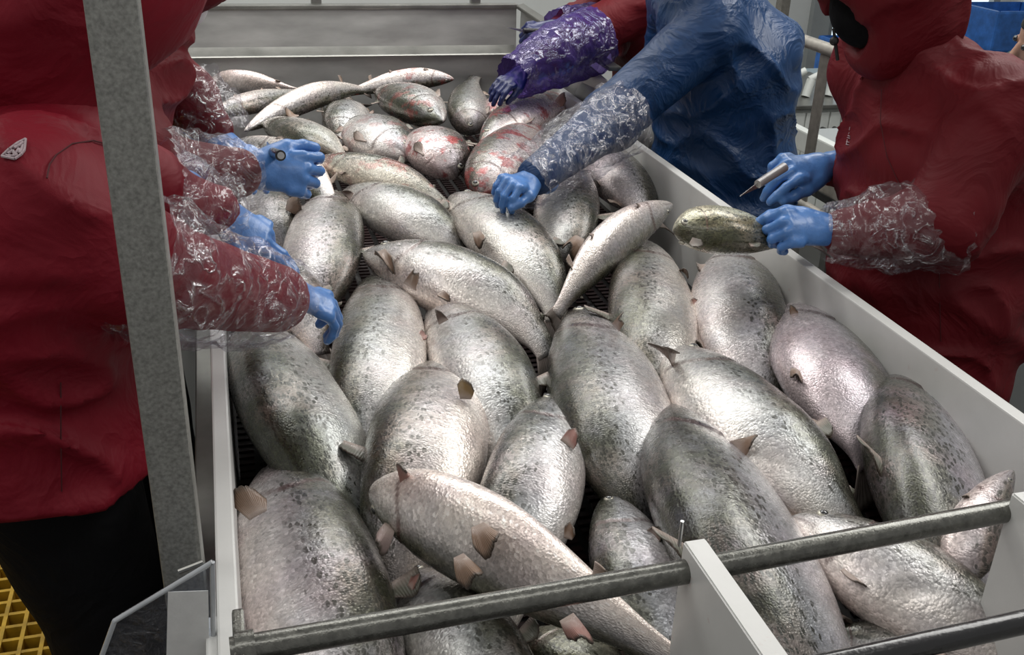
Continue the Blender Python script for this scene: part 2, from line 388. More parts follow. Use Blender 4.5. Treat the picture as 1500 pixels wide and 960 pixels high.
tube('pipe_chute', (1.20, 3.25, .93), (1.30, 2.72, .93), .07, M_HOP, hp, n=32)

# ---------------------------------------------------------------- post and guard at the left
ps = thing('steel_post', 'upright square galvanised steel post at left in front of red jackets', 'post', (-.083, .977, 0))
box('shaft', (-.105, .955, 0), (-.061, 1.000, 2.6), M_POST, ps, .005)
box('base_plate', (-.14, .92, 0), (-.03, 1.03, .012), M_POST, ps, .002)
gd = thing('clear_guard', 'clear plastic corner guard at bottom left holding a white sheet', 'guard', (-.11, .86, .6))
yg = .875
G = lambda a, b: tuple(P(a, b, y=yg))
pts = [G(311, 824), G(168, 910), G(148, 965), G(150, 1120), G(316, 1120)]
prism('clear_panel', pts, (0, .006, 0), M_PLEX, gd)
def edge_rim(pts, r, m, name):
    bm = bmesh.new()
    for a, b in zip(pts[:-1], pts[1:]): btube(bm, a, b, r, n=10)
    o = from_bm(name, bm, m, gd); smooth_by_angle(o); return o
edge_rim([pts[-1]] + pts[:-1], .0028, simple('polished_plastic_edge', (.42, .44, .46), .15, 0, bstr=.1, coat=1), 'panel_edge')
prism('sheet', [tuple(P(246, 868, y=yg - .003)), tuple(P(305, 866, y=yg - .003)), tuple(P(309, 1110, y=yg - .003)), tuple(P(240, 1110, y=yg - .003))], (0, .001, 0), M_PAPER, gd)
bm = bmesh.new(); btube(bm, P(262, 838, y=.93), P(298, 824, y=.93), .003, n=8); from_bm('clip', bm, M_STEEL, gd)

# ---------------------------------------------------------------- hand rail and machinery on the right
rl = thing('hand_rail', 'round pale steel hand rail running behind the right hand workers', 'railing', (2.0, 3, 0))
tube('rail', (2.0, 1.3, 1.1), (2.0, 3.9, 1.1), .021, M_RAIL, rl)
for y in (1.5, 3.12): box('upright', (1.995, y, .0), (2.001, y + .06, 1.09), M_FLAT, rl, .001)
tube('lower_rail', (2.0, 1.3, .55), (2.0, 3.9, .55), .016, M_RAIL, rl)
mc = thing('processing_machine', 'pale machine body with round black knobs beyond the hand rail', 'machine', (2.8, 4.8, 0))
box('body', (2.45, 4.40, .0), (3.15, 5.1, .58), M_PALE, mc, .01)
box('worktop', (2.43, 4.37, .58), (3.17, 5.13, .60), M_STEEL, mc, .004)
for i in range(10):
    x = 2.47 + i * .066
    box('door_panel', (x, 4.388, .04), (x + .058, 4.402, .56), M_PALE, mc, .004)
    bm = bmesh.new(); btube(bm, (x + .03, 4.364, .475), (x + .03, 4.389, .475), .015, n=20); from_bm('knob', bm, M_BLACK, mc)
for i in range(4):
    bm = bmesh.new(); a = (2.55 + i * .13, 4.55, .60)
    btube(bm, a, (a[0] + .03, 4.57, .68), .022, n=16); btube(bm, (a[0] + .02, 4.57, .68), (a[0] + .11, 4.55, .73), .018, n=16)
    o = from_bm('nozzle', bm, M_PALE, mc); smooth_by_angle(o)
sp_ = thing('steel_upright', 'thin grey steel upright against the pale wall beside blue gown', 'post', (2.98, 5.2, 0))
box('shaft', (2.975, 5.2, 0), (3.03, 5.26, 3.0), M_FLAT, sp_, .003); box('foot', (2.94, 5.17, 0), (3.07, 5.29, .02), M_FLAT, sp_, .002)
cb = thing('pale_cabinet', 'pale blue cabinet between flat bar and right worker\'s chest', 'cabinet', (3.7, 5.4, 0))
box('body', (3.42, 5.2, .0), (3.80, 5.7, .50), simple('pale_blue_panel', (.42, .52, .56), .4, 0), cb, .01)
box('door', (3.44, 5.185, .04), (3.60, 5.20, .46), M_PALE, cb, .004); box('door', (3.62, 5.185, .04), (3.78, 5.20, .46), M_PALE, cb, .004)
cv = thing('conveyor_bench', 'white edged conveyor bench with grey end panel at right edge', 'conveyor', (2.3, 2.4, 0))
box('edge_board', (2.13, 1.5, .66), (2.17, 3.6, .74), M_PALE, cv, .006)
box('deck', (2.17, 1.5, .68), (2.42, 3.6, .70), M_GREYP, cv, .004)
box('far_board', (2.42, 1.5, .66), (2.46, 3.6, .74), M_PALE, cv, .006)
box('lower_rail', (2.10, 1.5, .57), (2.14, 3.6, .62), M_RAIL, cv, .006)
box('gap_shade_strip', (2.12, 1.52, .53), (2.14, 3.58, .56), M_BLACK, cv, .002)  # black strip stands in for the shade of an open gap
box('end_panel', (2.10, 1.95, .0), (2.13, 2.20, .55), M_GREYP, cv, .004)
for y in (1.55, 3.5): box('leg', (2.38, y, 0), (2.43, y + .05, .66), M_STEEL, cv, .003)
for k, (x, y, wd, z0, z1, lab) in enumerate([(3.98, 5.95, .16, .28, .62, 'blue plastic bin below the bright window, between blue gown and red hood'), (4.68, 5.45, .25, .66, .90, 'blue plastic bin at top right edge behind the grey clad worker')]):
    bn = thing('storage_bin', lab, 'bin', (x, y, 0))
    bm = bmesh.new(); bbox(bm, (x - wd, y - .2, z0), (x + wd, y + .2, z1), .015)
    top = [f for f in bm.faces if f.normal.z > .95]; bmesh.ops.inset_region(bm, faces=top, thickness=.02)
    top = [f for f in bm.faces if f.normal.z > .95 and f.calc_area() > .05]
    bmesh.ops.translate(bm, verts=list({v for f in top for v in f.verts}), vec=(0, 0, -.2))
    from_bm('tub', bm, M_BLUEBIN, bn); box('dolly', (x - wd, y - .19, 0), (x + wd, y + .19, z0 - .002), M_PALE, bn, .01)

# ---------------------------------------------------------------- implicit surfaces -> one continuous mesh
def vnoise(p, seed):
    g = np.random.RandomState(seed).rand(32, 32, 32).astype(np.float32)
    i = np.floor(p).astype(np.int32); f = (p - i).astype(np.float32); f = f * f * (3 - 2 * f); out = 0
    for a in (0, 1):
        for b in (0, 1):
            for c in (0, 1):
                wgt = (f[..., 0] if a else 1 - f[..., 0]) * (f[..., 1] if b else 1 - f[..., 1]) * (f[..., 2] if c else 1 - f[..., 2])
                out = out + wgt * g[(i[..., 0] + a) % 32, (i[..., 1] + b) % 32, (i[..., 2] + c) % 32]
    return out
def smin(a, b, k):
    h = np.clip(.5 + .5 * (b - a) / k, 0, 1); return b + (a - b) * h - k * h * (1 - h)
def s_cone(p, a, b, ra, rb):
    a = np.array(a, np.float32); b = np.array(b, np.float32); ab = b - a; l2 = max(float(ab @ ab), 1e-9)
    t = np.clip(((p - a) @ ab) / l2, 0, 1)
    return np.linalg.norm(p - a - t[..., None] * ab, axis=-1) - (ra + (rb - ra) * t)
def s_tube(p, a, b, sa, sb, side):
    """elliptical section tube: sa,sb=(half width along side, half depth)"""
    a = np.array(a, np.float32); b = np.array(b, np.float32); ab = b - a; l = float(np.linalg.norm(ab)); w_ = ab / l
    s = np.array(side, np.float32); s = s - (s @ w_) * w_; s /= np.linalg.norm(s); v = np.cross(w_, s)
    q = p - a; h = q @ w_; t = np.clip(h / l, 0, 1); over = h - t * l
    ru = sa[0] + (sb[0] - sa[0]) * t; rv = sa[1] + (sb[1] - sa[1]) * t; m = np.minimum(ru, rv)
    return (np.sqrt(((q @ s) / ru) ** 2 + ((q @ v) / rv) ** 2 + (over / (m * .6)) ** 2) - 1) * m
def s_ell(p, c, r, rot=None):
    q = p - np.array(c, np.float32)
    if rot is not None: q = q @ np.array(rot, np.float32).T
    r = np.array(r, np.float32); k = np.linalg.norm(q / r, axis=-1); return (k - 1) * float(r.min())
def surface(fn, lo, hi, h):
    lo = np.array(lo, float); n = np.ceil((np.array(hi) - lo) / h).astype(int) + 1
    ax = [(lo[i] + h * np.arange(n[i])).astype(np.float32) for i in range(3)]
    g = np.stack(np.meshgrid(*ax, indexing='ij'), -1); V = fn(g)
    V = V.copy(); V[0] = V[-1] = 1; V[:, 0] = V[:, -1] = 1; V[:, :, 0] = V[:, :, -1] = 1
    s = V < 0
    cell = lambda a, i, j, k: a[i:a.shape[0] - 1 + i, j:a.shape[1] - 1 + j, k:a.shape[2] - 1 + k]
    cs = [(i, j, k) for i in (0, 1) for j in (0, 1) for k in (0, 1)]
    cnt = sum(cell(s, *c).astype(np.int8) for c in cs); act = (cnt > 0) & (cnt < 8)
    idx = np.argwhere(act); ids = -np.ones(act.shape, int); ids[act] = np.arange(len(idx))
    acc = np.zeros((len(idx), 3)); num = np.zeros(len(idx))
    vals = {c: V[idx[:, 0] + c[0], idx[:, 1] + c[1], idx[:, 2] + c[2]] for c in cs}
    for c in cs:
        for d in range(3):
            if c[d]: continue
            e = list(c); e[d] = 1; e = tuple(e); va, vb = vals[c], vals[e]; m = (va < 0) != (vb < 0)
            t = np.where(m, va / np.where(m, va - vb, 1), 0)
            pos = np.array(c, float)[None] + t[:, None] * (np.array(e) - np.array(c))[None]
            acc[m] += pos[m]; num[m] += 1
    verts = lo + (idx + acc / num[:, None]) * h
    faces = []
    for d in range(3):
        sl = [slice(None)] * 3; s2 = [slice(None)] * 3; sl[d] = slice(0, -1); s2[d] = slice(1, None)
        a = s[tuple(sl)]; b = s[tuple(s2)]; e = np.argwhere(a != b)
        u, v = [(1, 2), (2, 0), (0, 1)][d]
        ok = (e[:, u] > 0) & (e[:, v] > 0) & (e[:, u] < n[u] - 1) & (e[:, v] < n[v] - 1); e = e[ok]
        q = []
        for du, dv in ((1, 1), (0, 1), (0, 0), (1, 0)):
            f = e.copy(); f[:, u] -= du; f[:, v] -= dv; q.append(ids[f[:, 0], f[:, 1], f[:, 2]])
        q = np.stack(q, 1); flip = ~a[e[:, 0], e[:, 1], e[:, 2]]; q[flip] = q[flip][:, ::-1]; faces.append(q)
    return verts, np.concatenate(faces)

# ---------------------------------------------------------------- hands
def hand_frame(wrist, direction, back):
    x = np.array(direction, float); x /= np.linalg.norm(x)
    z = np.array(back, float); z -= z @ x * x; z /= np.linalg.norm(z); y = np.cross(z, x)
    return np.array([x, y, z]), np.array(wrist, float)
def hand(name, parent, wrist, direction, back, thumb=1, curls=None, spread=.10, tcurl=.35, tout=.75, scale=1.0, m=None, cuff=True, label=None):
    """one continuous gloved hand; curls = three joint angles per finger (index..little), thumb side = +y*thumb"""
    Rm, o = hand_frame(wrist, direction, back)
    curls = curls or [(.35, .35, .25)] * 4
    segs = [] ; fingers = []
    base = [(.088, .031), (.093, .010), (.090, -.011), (.082, -.031)]; lens = [.074, .082, .075, .060]
    for k, ((bx, by), ln, c) in enumerate(zip(base, lens, curls)):
        yaw = (1.5 - k) * spread * thumb; p = np.array([bx, by * thumb, .002]); pts = [p]; a = 0
        for i, fr in enumerate((.44, .31, .25)):
            a += c[i]; p = p + ln * fr * np.array([math.cos(a) * math.cos(yaw), math.cos(a) * math.sin(yaw), -math.sin(a)]); pts.append(p)
        r0 = .0102 if k < 3 else .0088
        fingers.append((pts, r0))
    p = np.array([.022, .030 * thumb, -.006]); pts = [p]; a = tout; dn = .25
    for i, l in enumerate((.042, .034, .027)):
        p = p + l * np.array([math.cos(a) * math.cos(dn), math.sin(a) * thumb * math.cos(dn), -math.sin(dn)]); pts.append(p); a -= tcurl; dn += tcurl * .5
    thumbp = pts
    def f(p):
        d = s_tube(p, (.0, 0, 0), (.085, 0, 0), (.029, .020), (.041, .0155), (0, 1, 0))
        d = smin(d, s_cone(p, (.02, .022 * thumb, -.006), thumbp[1], .018, .014), .012)
        d = smin(d, s_cone(p, (-.05, 0, 0), (.005, 0, 0), .031, .026), .02)
        for q, r0 in fingers:
            g = s_cone(p, q[0] * np.array([.8, 1, 1]), q[0], .011, r0 + .001)
            for i in range(3): g = smin(g, s_cone(p, q[i], q[i + 1], r0 - .0007 * i, r0 - .0007 * (i + 1) - .0002), .003)
            d = smin(d, g, .0045)
        g = s_cone(p, thumbp[0], thumbp[1], .014, .0125)
        g = smin(g, s_cone(p, thumbp[1], thumbp[2], .0125, .0112), .004); g = smin(g, s_cone(p, thumbp[2], thumbp[3], .0112, .0095), .004)
        d = smin(d, g, .008)
        if cuff:
            c = s_cone(p, (-.075, 0, 0), (-.035, 0, 0), .037, .031); d = smin(d, c, .006)
        return d + .0022 * (vnoise(p * 55, 3) - .5) - .0018 * np.abs(vnoise(p * np.array([70, 25, 25], np.float32), 5) - .5)
    allp = np.array([q for ff, _ in fingers for q in ff] + thumbp + [(-.11, -.04, -.04), (.0, .045, .04), (0, -.045, 0)])
    v, fc = surface(f, allp.min(0) - .016, allp.max(0) + .016, .0034)
    ob = mk(name, o + (v * scale) @ Rm, fc, m or M_GLOVE, parent)
    if label: ob['label'] = label
    return ob

def sleeve(name, parent, pts, radii, m, amp=.010, seed=1, nseg=70, nring=56, label=None, ragged=.010):
    """loose thin tube of film around an arm, crinkled, gathered at both ends"""
    pts = np.array(pts, float); rs = np.random.RandomState(seed)
    tt = np.linspace(0, 1, len(pts)); T_ = np.linspace(0, 1, nseg)
    cen = np.stack([np.interp(T_, tt, pts[:, i]) for i in range(3)], 1)
    k = np.ones(9) / 9
    pad = np.concatenate([np.repeat(cen[:1], 4, 0), cen, np.repeat(cen[-1:], 4, 0)])
    cen = np.stack([np.convolve(pad[:, i], k, 'valid') for i in range(3)], 1)
    rr = np.interp(T_, tt, radii) + .013
    tan = np.gradient(cen, axis=0); tan /= np.linalg.norm(tan, axis=1)[:, None]
    up = np.array([0, 0, 1.]); vs = []
    for i in range(nseg):
        s = np.cross(tan[i], up); s /= np.linalg.norm(s); n2 = np.cross(s, tan[i])
        for j in range(nring):
            a = 2 * math.pi * j / nring; d = math.cos(a) * s + math.sin(a) * n2; vs.append(cen[i] + d * rr[i])
    vs = np.array(vs).reshape(nseg, nring, 3); cc = cen[:, None, :]; dirs = vs - cc; dirs /= np.linalg.norm(dirs, axis=2)[..., None]
    p = vs.astype(np.float32)
    n1 = vnoise(p * 22 + seed, 11 + seed); n2 = np.abs(vnoise(p * 38 + seed, 12 + seed) - .5) * 2; n3 = np.abs(vnoise(p * 90, 13 + seed) - .5) * 2
    dd = amp * (n1 - .5) * 2 - amp * .9 * (1 - n2) ** 2 + amp * .35 * n3
    dd = np.maximum(dd, -.75 * amp)
    vs = vs + dirs * dd[..., None]
    for e, sgn in ((0, -1), (nseg - 1, 1)):
        vs[e] += tan[e] * (sgn * ragged * (rs.rand(nring)[:, None] - .3))
    f = [(i * nring + j, i * nring + (j + 1) % nring, (i + 1) * nring + (j + 1) % nring, (i + 1) * nring + j) for i in range(nseg - 1) for j in range(nring)]
    o = mk(name, vs.reshape(-1, 3), f, m, parent)
    if label: o['label'] = label
    return o

# ---------------------------------------------------------------- people
def unit(v): v = np.array(v, float); return v / np.linalg.norm(v)
def person(label, hip, chest, neck, headc, side, face, shl, arms, hem, mat, feet, tw=(.21, .15), hood=True, mask=True, seed=1, skirt=1.12, hoodmat=None, glov=None, hoodfwd=.05, hair=None, folds=1., mr=(.068, .092, .064, -.042), chin=None, hood_r=(.125, .150, .155)):
    """shl = two shoulder points, arms = two (elbow, wrist, r_sh, r_el, r_wr), side = left-right axis of the body, face = gaze"""
    hip, chest, neck, headc = [np.array(v, float) for v in (hip, chest, neck, headc)]
    base = ((np.array(feet[0]) + np.array(feet[1])) / 2); base[2] = 0
    pr = thing('person', label, 'person', tuple(base))
    side = unit(side); face = unit(face)
    hm = np.array([hip[0], hip[1], hem])
    def jf(p):
        d = s_tube(p, hip, chest, (tw[0] * .98, tw[1] * 1.02), (tw[0] * 1.05, tw[1]), side)
        d = smin(d, s_tube(p, hm, hip, (tw[0] * skirt, tw[1] * skirt), (tw[0] * 1.0, tw[1] * 1.03), side), .05)
        sm = (np.array(shl[0]) + np.array(shl[1])) / 2
        d = smin(d, s_tube(p, chest, sm * .6 + neck * .4, (tw[0] * 1.0, tw[1] * .95), (tw[0] * .55, tw[1] * .6), side), .06)
        d = smin(d, s_cone(p, shl[0], shl[1], .085, .085), .06)
        d = smin(d, s_cone(p, sm * .5 + neck * .5, neck, .09, .078), .04)
        bot = np.maximum(d, hem - p[..., 2]); d = bot
        fold = vnoise(p * np.array([5, 5, 3], np.float32) + seed, seed) - .5
        r1 = 1 - np.abs(vnoise(p * np.array([8, 8, 5], np.float32) + seed * 3 + (p[..., 2:3] * 6), seed + 1) - .5) * 2
        dt = d + folds * (.030 * fold - .020 * r1 ** 4)
        for (sp, (el, wr_, r0, r1_, r2)) in zip(shl, arms):
            el = np.array(el, float); wr_ = np.array(wr_, float); wr_ = wr_ - unit(wr_ - el) * .028
            a = s_cone(p, sp, el, r0, r1_); a = smin(a, s_cone(p, el, wr_, r1_, r2), .035)
            # folds run round the arm, strongest near the elbow
            de = np.linalg.norm(p - el.astype(np.float32), axis=-1)
            ax_ = unit(wr_ - np.array(sp)); h_ = (p @ ax_.astype(np.float32))
            wv = vnoise(np.stack([h_ * 22, p[..., 2] * 6, p[..., 1] * 6], -1) + seed, seed + 7)
            a = a - folds * (.002 + .013 * np.exp(-(de / .10) ** 2)) * (1 - np.abs(wv - .5) * 2) ** 3 + .006 * folds
            dt = smin(dt, a, .022)
        return dt
    pp = np.array([hip, chest, neck, hm] + [np.array(s) for s in shl] + [np.array(a[0]) for a in arms] + [np.array(a[1]) for a in arms])
    lo = pp.min(0) - .27; hi = pp.max(0) + .14; lo[2] = hem - .02; lo[:2] = np.minimum(lo[:2], hip[:2] - .32); hi[:2] = np.maximum(hi[:2], hip[:2] + .32)
    v, f = surface(jf, lo, hi, .0105)
    jk = mk('jacket', v, f, mat, pr)
    # body: head, neck and chest core as one mesh
    upv = unit(headc - neck); fw = unit(face - face @ upv * upv * .3); sd = unit(np.cross(fw, upv)); upv = np.cross(sd, fw)
    RH = np.array([sd, fw, upv])
    def bf(p):
        q = (p - headc.astype(np.float32)) @ RH.T.astype(np.float32)
        d = s_ell(q, (0, -.012, .02), (.076, .095, .105))
        d = smin(d, s_ell(q, (0, .025, -.050), (.056, .066, .070)), .03)
        d = smin(d, s_cone(q, (0, .090, .005), (0, .108, -.025), .009, .013), .012)          # nose
        d = smin(d, s_ell(q, (0, .090, -.055), (.026, .012, .008)), .008)                     # lips
        d = smin(d, s_ell(q, (0, .080, -.088), (.022, .018, .018)), .015)                     # chin
        for s in (-1, 1):
            d = -smin(-d, s_ell(q, (s * .032, .098, .014), (.017, .014, .011)), .010)         # eye sockets
            d = smin(d, s_ell(q, (s * .032, .080, .012), (.013, .013, .010)), .003)
            d = smin(d, s_ell(q, (s * .079, -.005, -.005), (.010, .020, .032)), .006)         # ears
        d = smin(d, s_cone(p, headc - upv * .06, neck - (headc - neck) * .3, .056, .062), .03)
        return smin(d, s_cone(p, neck, chest, .06, .10), .05)
    lo = np.minimum(headc, chest) - .16; hi = np.maximum(headc, chest) + .16
    v, f = surface(bf, lo, hi, .006); mk('body', v, f, M_SKIN, pr)
    for s in (-1, 1):
        c = headc + np.array([s * .032, .086, .013]) @ RH; bm = bmesh.new()
        bmesh.ops.create_uvsphere(bm, u_segments=12, v_segments=8, radius=.0105, matrix=Matrix.Translation(c)); from_bm('eye', bm, M_EYE, pr, smooth=True)
    if mask:
        def mf(p):
            q = (p - headc.astype(np.float32)) @ RH.T.astype(np.float32)
            return s_ell(q, (0, .030, mr[3]), mr[:3])
        v, f = surface(mf, headc - .16, headc + .16, .0055)
        o = mk('face_mask', v, f, mask if mask is not True else M_MASKW, pr)
    if hair:
        def hrf(p):
            q = (p - headc.astype(np.float32)) @ RH.T.astype(np.float32)
            d = s_ell(q, (0, -.016, .026), (.083, .101, .110)); return np.maximum(d, q[..., 1] * .8 - q[..., 2] - .005 + .006 * vnoise(p * 60, 2))
        v, f = surface(hrf, headc - .16, headc + .16, .006); mk('hair', v, f, M_CORD, pr)
    if hood:
        hr = hood_r
        def hf(p):
            q = (p - headc.astype(np.float32)) @ RH.T.astype(np.float32)
            d = s_ell(q, (0, -.015, .015), hr)
            d = smin(d, s_cone(q, (0, .035, .085), (0, hoodfwd + .06, .03), .08, .068), .05)
            d = smin(d, s_cone(q, (0, -.03, -.13), (0, .035, -.135), .085, .07), .07)
            inn = s_ell(q, (0, .15, -.05), (.062, .11, .085))
            d = -smin(-d, inn, .02)
            r1 = 1 - np.abs(vnoise(p * np.array([9, 9, 7], np.float32) + seed * 5, seed + 21) - .5) * 2
            return d - .012 * r1 ** 4 + .014 * (vnoise(p * 7, seed + 3) - .5)
        v, f = surface(hf, headc - .25, headc + .25, .0085); mk('hood', v, f, hoodmat or mat, pr)
    # trousers and boots
    hp_ = [hip + side * .09 * s - np.array([0, 0, .02]) for s in (-1, 1)]
    if (np.array(feet[0]) - np.array(feet[1])) @ side > 0: hp_ = hp_[::-1]
    kn = [(h + np.array(ft, float)) / 2 + face * np.array([1, 1, 0]) * .03 for h, ft in zip(hp_, feet)]
    def tf(p):
        d = s_cone(p, hp_[0], hp_[1], .115, .115)
        for h, k, ft in zip(hp_, kn, feet):
            ft = np.array(ft, float); a = smin(s_cone(p, h, k, .112, .085), s_cone(p, k, ft + np.array([0, 0, .13]), .085, .072), .04); d = smin(d, a, .02)
        return d + .022 * (vnoise(p * np.array([7, 7, 9], np.float32), seed + 9) - .5)
    allp = np.array(hp_ + kn + [np.array(q) for q in feet]); v, f = surface(tf, allp.min(0) - .15, allp.max(0) + .15, .012); mk('trousers', v, f, M_TROU, pr)
    fd = unit(face * np.array([1, 1, 0]))
    for ft in feet:
        ft = np.array(ft, float)
        def bf2(p):
            d = s_cone(p, ft + [0, 0, .22], ft + [0, 0, .06], .064, .052); d = smin(d, s_cone(p, ft + np.array([0, 0, .045]) - fd * .03, ft + np.array([0, 0, .042]) + fd * .14, .048, .042), .03)
            return np.maximum(d, .004 - p[..., 2])
        v, f = surface(bf2, ft - [.22, .22, .01], ft + [.22, .22, .29], .010); mk('boot', v, f, M_BOOT, pr)
    return pr
GLOVED = [(.75, .8, .5)] * 4

#PEOPLE
# A: front left worker
A_el, A_wr = P(190, 395, y=1.22), P(418, 440, y=1.43)
A_el2, A_wr2 = P(215, 285, y=1.60), P(335, 312, y=1.66)
A = person('bulky worker in red hooded jacket and black trousers, behind the steel post', (-.275, 1.40, .98), (-.285, 1.40, 1.20), (-.19, 1.41, 1.38), (-.165, 1.42, 1.51),
    (0, 1, 0), (1, .10, -1.25), [(-.215, 1.22, 1.30), (-.215, 1.59, 1.30)], [(A_el, A_wr, .088, .072, .056), (A_el2, A_wr2, .08, .062, .046)], .925, M_RED,
    [(-.155, 1.27, .0), (-.14, 1.53, .0)], tw=(.215, .155), seed=2, mr=(.06, .085, .055, -.03), hoodfwd=.0)
sleeve('plastic_sleeve', A, [P(180, 375, y=1.215), P(235, 402, y=1.24), P(320, 425, y=1.34), P(424, 440, y=1.435)], [.076, .076, .070, .050], M_FILM, .012, 1)
sleeve('plastic_sleeve', A, [P(225, 288, y=1.60), P(280, 305, y=1.63), P(340, 314, y=1.66)], [.070, .064, .044], M_FILM, .012, 2)
hand('glove', A, P(418, 425, y=1.44), (.70, .12, -.42), (.45, -.2, .85), 1, [(.75, .7, .4), (.7, .6, .4), (.7, .6, .4), (.65, .6, .3)], scale=.86, spread=.04, tout=.4)
hand('glove', A, P(326, 312, y=1.655), unit(P(448, 384, y=1.64) - P(326, 312, y=1.655)), (.15, -.45, 1), -1, [(.05, .08, .05), (.15, .25, .2), (.9, .9, .6), (1.0, 1.0, .6)], tout=.55, tcurl=.1, spread=.02, scale=.90)
# B: second worker at left
B_wr, B_wr2 = P(368, 252, y=1.93), P(325, 205, y=2.26)
B = person('second worker in dark red hooded jacket, further back at left holding a knife', (-.28, 2.12, .92), (-.25, 2.12, 1.17), (-.13, 2.13, 1.36), P(232, -58, y=2.14),
    (0, 1, 0), (1, .05, -.9), [(-.20, 1.96, 1.26), (-.15, 2.30, 1.26)], [(P(235, 258, y=1.86), B_wr, .078, .066, .052), (P(270, 140, y=2.33), B_wr2, .078, .062, .046)], .78, M_RED2,
    [(-.24, 2.0, 0), (-.20, 2.26, 0)], tw=(.20, .145), seed=5, hoodfwd=.015)
sleeve('plastic_sleeve', B, [P(228, 257, y=1.86), P(300, 258, y=1.90), P(374, 252, y=1.93)], [.072, .068, .050], M_FILM, .012, 3)
sleeve('plastic_sleeve', B, [P(270, 135, y=2.34), P(300, 170, y=2.30), P(332, 212, y=2.26)], [.072, .066, .046], M_FILM, .012, 4)
hand('glove', B, P(372, 250, y=1.93), (1, .0, -.12), (-.05, -.9, .45), 1, [(.5, .9, .8), (.75, 1.1, .9), (.85, 1.1, .9), (.95, 1.1, .9)], tout=.5, tcurl=.25, scale=1.05)
hand('glove', B, P(322, 205, y=2.26), unit(P(365, 235, y=2.2) - P(322, 205, y=2.26)), (.1, -.3, 1), -1, [(.25, .3, .2)] * 4, scale=.95)
# C: blue gown
C_wr = P(775, 266, y=2.22); C_el = P(895, 175, y=2.50)
Cp = person('worker in a blue gown reaching into the tray from the far right side', (1.43, 2.72, .88), (1.40, 2.72, 1.16), (1.30, 2.72, 1.40), (1.22, 2.70, 1.54),
    (0, 1, 0), (-1, -.25, -.5), [(1.27, 2.56, 1.27), (1.33, 2.93, 1.30)], [(C_el, C_wr, .098, .078, .050), ((1.34, 3.02, 1.06), (1.22, 2.92, 1.01), .085, .07, .05)], .70, M_BLUE,
    [(1.50, 2.60, 0), (1.48, 2.86, 0)], tw=(.215, .20), seed=9, hoodmat=M_RED2, skirt=1.05, mask=True)
sleeve('plastic_sleeve', Cp, [P(912, 172, y=2.50), P(860, 205, y=2.41), P(812, 238, y=2.32), P(765, 270, y=2.20)], [.090, .082, .072, .052], M_FILM, .012, 5)
hand('glove', Cp, P(776, 266, y=2.22), unit(P(724, 272, y=2.13) - P(776, 266, y=2.22)), (-.1, -.35, 1), 1, [(.95, .8, .5)] * 4, scale=.92, spread=.04, tout=.4)
hand('glove', Cp, (1.22, 2.92, 1.01), (-1, -.2, -.3), (0, 0, 1), -1, [(.5, .6, .4)] * 4)
# D: purple sleeves, behind C
D_el = P(862, 55, y=3.22); D_wr = P(772, 104, y=3.07)
D = person('worker in dark red jacket with purple plastic sleeves, farthest back behind blue gown', (1.52, 3.40, .9), (1.46, 3.38, 1.14), (1.36, 3.37, 1.33), (1.29, 3.36, 1.45),
    (0, 1, 0), (-1, -.1, -.5), [(1.36, 3.24, 1.24), (1.38, 3.55, 1.24)], [(D_el, D_wr, .085, .080, .044), ((1.2, 3.5, 1.13), P(815, 42, y=3.35), .07, .06, .045)], .75, M_RED2,
    [(1.58, 3.28, 0), (1.56, 3.52, 0)], tw=(.195, .15), seed=12)
sleeve('plastic_sleeve', D, [P(868, 58, y=3.22), P(820, 78, y=3.14), P(750, 116, y=3.035)], [.098, .092, .055], M_FILMP, .008, 6)
sleeve('plastic_sleeve', D, [P(870, 40, y=3.42), P(815, 42, y=3.35)], [.075, .055], M_FILMP, .008, 7)
hand('glove', D, P(762, 108, y=3.05), unit(P(718, 138, y=2.98) - P(762, 108, y=3.05)), (-.4, -.5, .8), 1, [(.3, .35, .3)] * 4, spread=.0, scale=.85, tout=.35, m=M_GLOVED, label='dark blue glove reaching down')
hand('glove', D, P(812, 42, y=3.35), (-1, -.1, -.1), (-.1, -.6, .8), 1, [(.5, .7, .5), (.9, 1, .8), (1, 1, .8), (1, 1, .8)], m=M_GLOVED, label='dark blue glove gripping a knife')
# E: right red jacket
E_el, E_wr = P(1385, 325, y=1.58), P(1215, 342, y=1.65)
E_wr2 = P(1205, 250, y=2.0)
Ep = person('worker in long red hooded jacket standing at right holding a fish by its tail', (1.50, 1.80, .85), (1.46, 1.80, 1.15), (1.34, 1.81, 1.35), (1.255, 1.82, 1.50),
    (0, 1, 0), (-1, -.05, -.35), [(1.42, 1.62, 1.27), (1.38, 1.99, 1.27)], [(E_el, E_wr, .098, .082, .052), (P(1290, 240, y=2.02), E_wr2, .085, .065, .045)], .52, M_RED2,
    [(1.60, 1.68, 0), (1.56, 1.93, 0)], tw=(.20, .195), seed=16, skirt=1.08, hoodfwd=.03, mask=M_TROU, mr=(.070, .098, .088, -.05))  # black mask colour stands in for the shade inside the hood
sleeve('plastic_sleeve', Ep, [P(1400, 328, y=1.58), P(1340, 332, y=1.60), P(1270, 336, y=1.63), P(1206, 342, y=1.655)], [.088, .078, .066, .046], M_FILM, .012, 8)
hand('glove', Ep, P(1206, 336, y=1.650), unit(P(1120, 332, y=1.635) - P(1206, 336, y=1.650)), (.0, -.70, .72), -1, [(1.1, 1.1, .6)] * 4, tout=.3, tcurl=.35, scale=1.0, spread=.03)
hand('glove', Ep, P(1200, 246, y=1.99), unit(P(1110, 250, y=1.93) - P(1200, 246, y=1.99)), (-.1, -.45, .85), 1, [(.55, .35, .1), (.65, .75, .3), (.9, 1.0, .6), (1., 1.1, .6)], tout=.30, tcurl=.12, scale=1.12)
cdm = bmesh.new()
